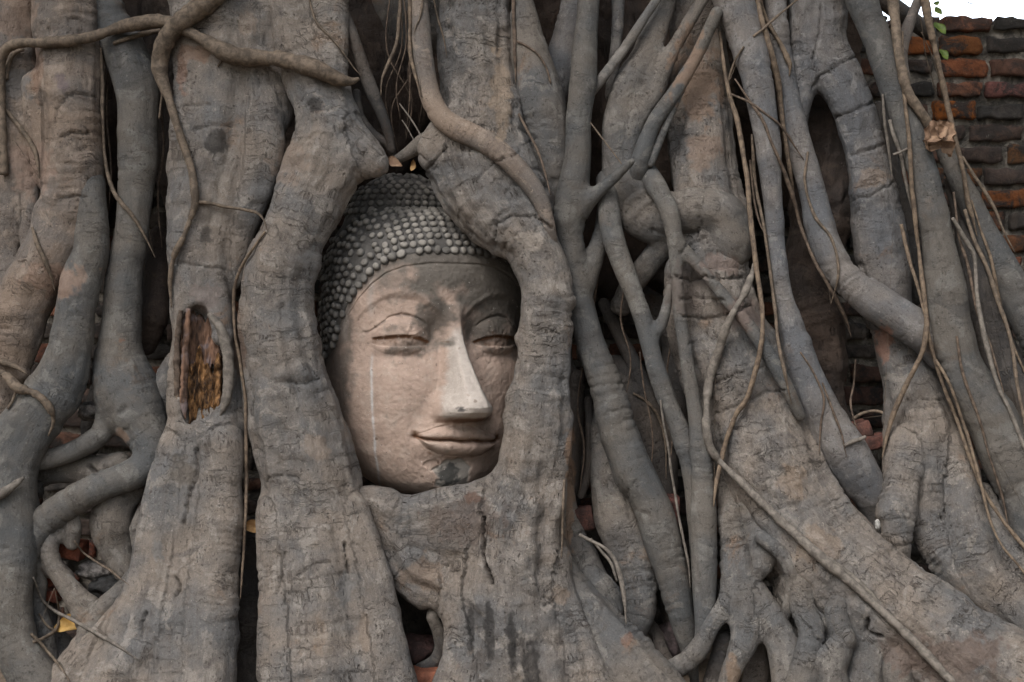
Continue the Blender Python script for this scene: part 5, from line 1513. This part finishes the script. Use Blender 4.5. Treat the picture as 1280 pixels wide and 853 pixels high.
e = empty('dead_leaf_clump', P(1174, 185, -20))
tag(e, 'crumpled pinkish tan dead leaf clump at the end of the tan branch', 'dead leaf')
for k, (x, y, a, sz, cu, ti) in enumerate([(1168, 170, 0.5, 34, 1.1, 0.3), (1180, 172, -0.9, 34, 1.2, 0.5), (1164, 182, 1.3, 28, 0.9, 0.4), (1184, 186, -1.4, 26, 1.0, 0.2), (1174, 162, 0.0, 26, 1.0, 0.7)]):
    o = leaf('x', x, y, -18 + 3 * k, sz, a, M_PALELEAF, cu, ti, 0.75, 'leaf_blade', None, 20 + k)
    for key in ('label', 'category'): del o[key]
    o.location = Vector(o.location) - e.location
    o.parent = e

def lump(name, label, x, y, d, rx, ry, rd, col, soot, seed, mat=None, cat='stone', group=None, box=False):
    s = (1 + d / DIST) / PXM
    if box:
        V, F = brick_shape(2 * rx * s, 2 * rd * s, 2 * ry * s, (10, 6, 6), 0.006, seed)
        a = math.sin(seed * 7.1) * 0.25
        R = np.array([[math.cos(a), 0, math.sin(a)], [0, 1, 0], [-math.sin(a), 0, math.cos(a)]])
        V = V @ R.T
    else:
        V, F = brick_shape(2, 2, 2, (9, 9, 9), 0.0, seed)
        V = V / np.linalg.norm(V, axis=1)[:, None]
        V = V * (1 + 0.28 * noise3(V * 1.3 + seed) + 0.14 * noise3(V * 3.1 + seed) + 0.06 * noise3(V * 8 + seed))[:, None]
        V = V * np.array([rx, rd, ry]) * s
    n = len(V)
    o = mesh_obj(name, V, F, mat or M_BRICK, None, True, {'clay': ('FLOAT_COLOR', np.tile(np.append(col, 1.0), (n, 1))), 'soot': ('FLOAT', np.full(n, soot))})
    o.location = P(x, y, d)
    tag(o, label, cat, group)

RB = 'broken bricks in the gaps between the roots'
RED = (0.22, 0.07, 0.04)
lump('loose_brick', 'broken red brick at the top of the hole between the lower left roots', 90, 686, 52, 16, 11, 20, RED, 0.3, 1.0, None, 'brick', RB, True)
lump('loose_brick', 'rounded red brick end framed by a looped root at lower left', 57, 718, 44, 14, 10, 16, (0.24, 0.075, 0.045), 0.35, 2.0, None, 'brick', RB, True)
lump('loose_brick', 'flat red brick sliver below the rounded brick end at lower left', 60, 742, 46, 16, 7, 16, (0.22, 0.07, 0.045), 0.35, 3.0, None, 'brick', RB, True)
lump('loose_brick', 'orange red brick under the arch below the stone head', 540, 850, 0, 28, 14, 24, (0.26, 0.10, 0.06), 0.3, 4.0, None, 'brick', RB, True)
lump('loose_brick', 'dark red brick under the root flank right of the head trunk', 728, 648, 60, 14, 14, 18, (0.10, 0.045, 0.035), 0.6, 5.0, None, 'brick', RB, True)
lump('loose_brick', 'pale red brick at the foot of the small wall opening on the right', 1066, 540, 72, 20, 11, 20, (0.14, 0.065, 0.05), 0.6, 6.0, None, 'brick', RB, True)
lump('loose_brick', 'second broken brick below the small wall opening on the right', 1090, 552, 56, 18, 9, 18, (0.13, 0.055, 0.042), 0.6, 7.0, None, 'brick', RB, True)
lump('loose_brick', 'broken brick deep between the smooth roots low in the middle', 838, 640, 70, 10, 20, 14, (0.12, 0.05, 0.042), 0.6, 8.0, None, 'brick', RB, True)
ST = 'stones in the gaps between the roots'
lump('rubble_stone', 'pale grey stone in the hole with brick rubble at lower left', 120, 714, 60, 22, 13, 18, (0.3, 0.28, 0.27), 0.3, 11.0, M_RUBBLE, 'stone', ST)
lump('rubble_stone', 'black stone below the pale grey one at lower left', 138, 732, 50, 28, 12, 18, (0.05, 0.05, 0.05), 0.9, 12.0, None, 'stone', ST)
lump('rubble_stone', 'dark mottled stone beside the red brick at lower left', 100, 704, 66, 14, 11, 16, (0.09, 0.08, 0.06), 0.6, 13.0, None, 'stone', ST)
lump('rubble_stone', 'grey stone in the opening under the left forked roots', 114, 514, 70, 16, 12, 16, (0.25, 0.23, 0.22), 0.4, 14.0, M_RUBBLE, 'stone', ST)
lump('rubble_stone', 'dark stone deep in the pocket above the curled brown leaf', 38, 612, 56, 18, 14, 16, (0.10, 0.09, 0.08), 0.7, 15.0, None, 'stone', ST)
lump('rubble_stone', 'dark red stone inside the arch below the stone head', 524, 812, 50, 26, 20, 22, (0.09, 0.05, 0.045), 0.6, 16.0, None, 'stone', ST)
lump('rubble_stone', 'purplish stone in the dark foot between the middle roots', 838, 800, 60, 18, 24, 20, (0.10, 0.075, 0.075), 0.6, 17.0, None, 'stone', ST)
lump('rubble_stone', 'small white pebble wedged beside the right buttress', 1097, 656, surf(1097, 656) + 3, 3.5, 7, 4, (0.34, 0.33, 0.31), 0.0, 18.0, None, 'stone', ST)

# rotten wood inside the hollow of the broad left root: sub-parts of that root
hollow_root = [o for o in tree.children if o.name.startswith('root') and o.get('hollow')]
def strip(name, pts, mat, parent, seg=8, rough=0.25, seed=0.0):
    c = catmull(pts, 2.0)
    p = np.array([P(x, y, d) for x, y, r, d in c]); r = c[:, 2] / PXM
    V, F = tube(p, r, seg, rough, seed)
    o = mesh_obj(name, V - np.array(tree.location), F, mat, parent, True, local=True)
    return o
hr = hollow_root[0]
def slab(name, x0, x1, y0, y1, d, mat, seed, amp):
    nx, nz = 46, 90
    V = []
    for i in range(nx):
        for k in range(nz):
            a, b = i / (nx - 1), k / (nz - 1)
            x = x0 + (x1 - x0) * a; y = y0 + 13 * math.sin(a * 9 + seed) + 7 * math.sin(a * 23 + seed * 2) + (y1 - y0) * b
            V.append(P(x, y, d + 14 * (2 * a - 1) ** 2 * -0.6 + 0))
    V = np.array(V)
    V[:, 1] -= amp * (np.abs(noise3(V * np.array([90, 10, 22]) + seed)) + 0.6 * noise3(V * np.array([160, 10, 60]) + seed))
    B = V.copy(); B[:, 1] += 0.03
    I = np.arange(nx * nz).reshape(nx, nz)
    q = np.stack([I[:-1, :-1].ravel(), I[:-1, 1:].ravel(), I[1:, 1:].ravel(), I[1:, :-1].ravel()], 1)
    n = nx * nz
    rim = np.concatenate([I[:, 0], I[-1, 1:], I[::-1, -1][1:], I[0, ::-1][1:-1]])
    r2 = np.roll(rim, -1)
    side = np.stack([rim, r2, r2 + n, rim + n], 1)
    mesh_obj(name, np.vstack([V, B]) - np.array(tree.location), np.vstack([q, q[:, ::-1] + n, side]), mat, hr, True, local=True)
slab('rotten_wood', 226, 276, 388, 468, 14, M_ROT, 3.0, 0.010)
slab('crumbling_wood', 236, 276, 452, 528, 9, M_ROT_OCHRE, 8.0, 0.014)
strip('bark_strip', [(236, 386, 3, 0), (233, 420, 4.5, 0), (231, 465, 5, -2), (230, 505, 5, -6), (232, 524, 3, -8)], M_ROT, hr, 8, 0.3, 1.0)
strip('bark_strip', [(226, 388, 3, 0), (222, 425, 4, 0), (221, 470, 4, -3), (222, 515, 3, -7)], M_VINE_DARK, hr, 8, 0.3, 2.0)
strip('callus_rim', [(262, 392, 4, -2), (276, 412, 6, -6), (284, 440, 7, -8), (286, 475, 7, -11), (281, 505, 6, -14), (274, 522, 3, -14)], M_VINE_GREY, hr, 10, 0.12, 4.0)
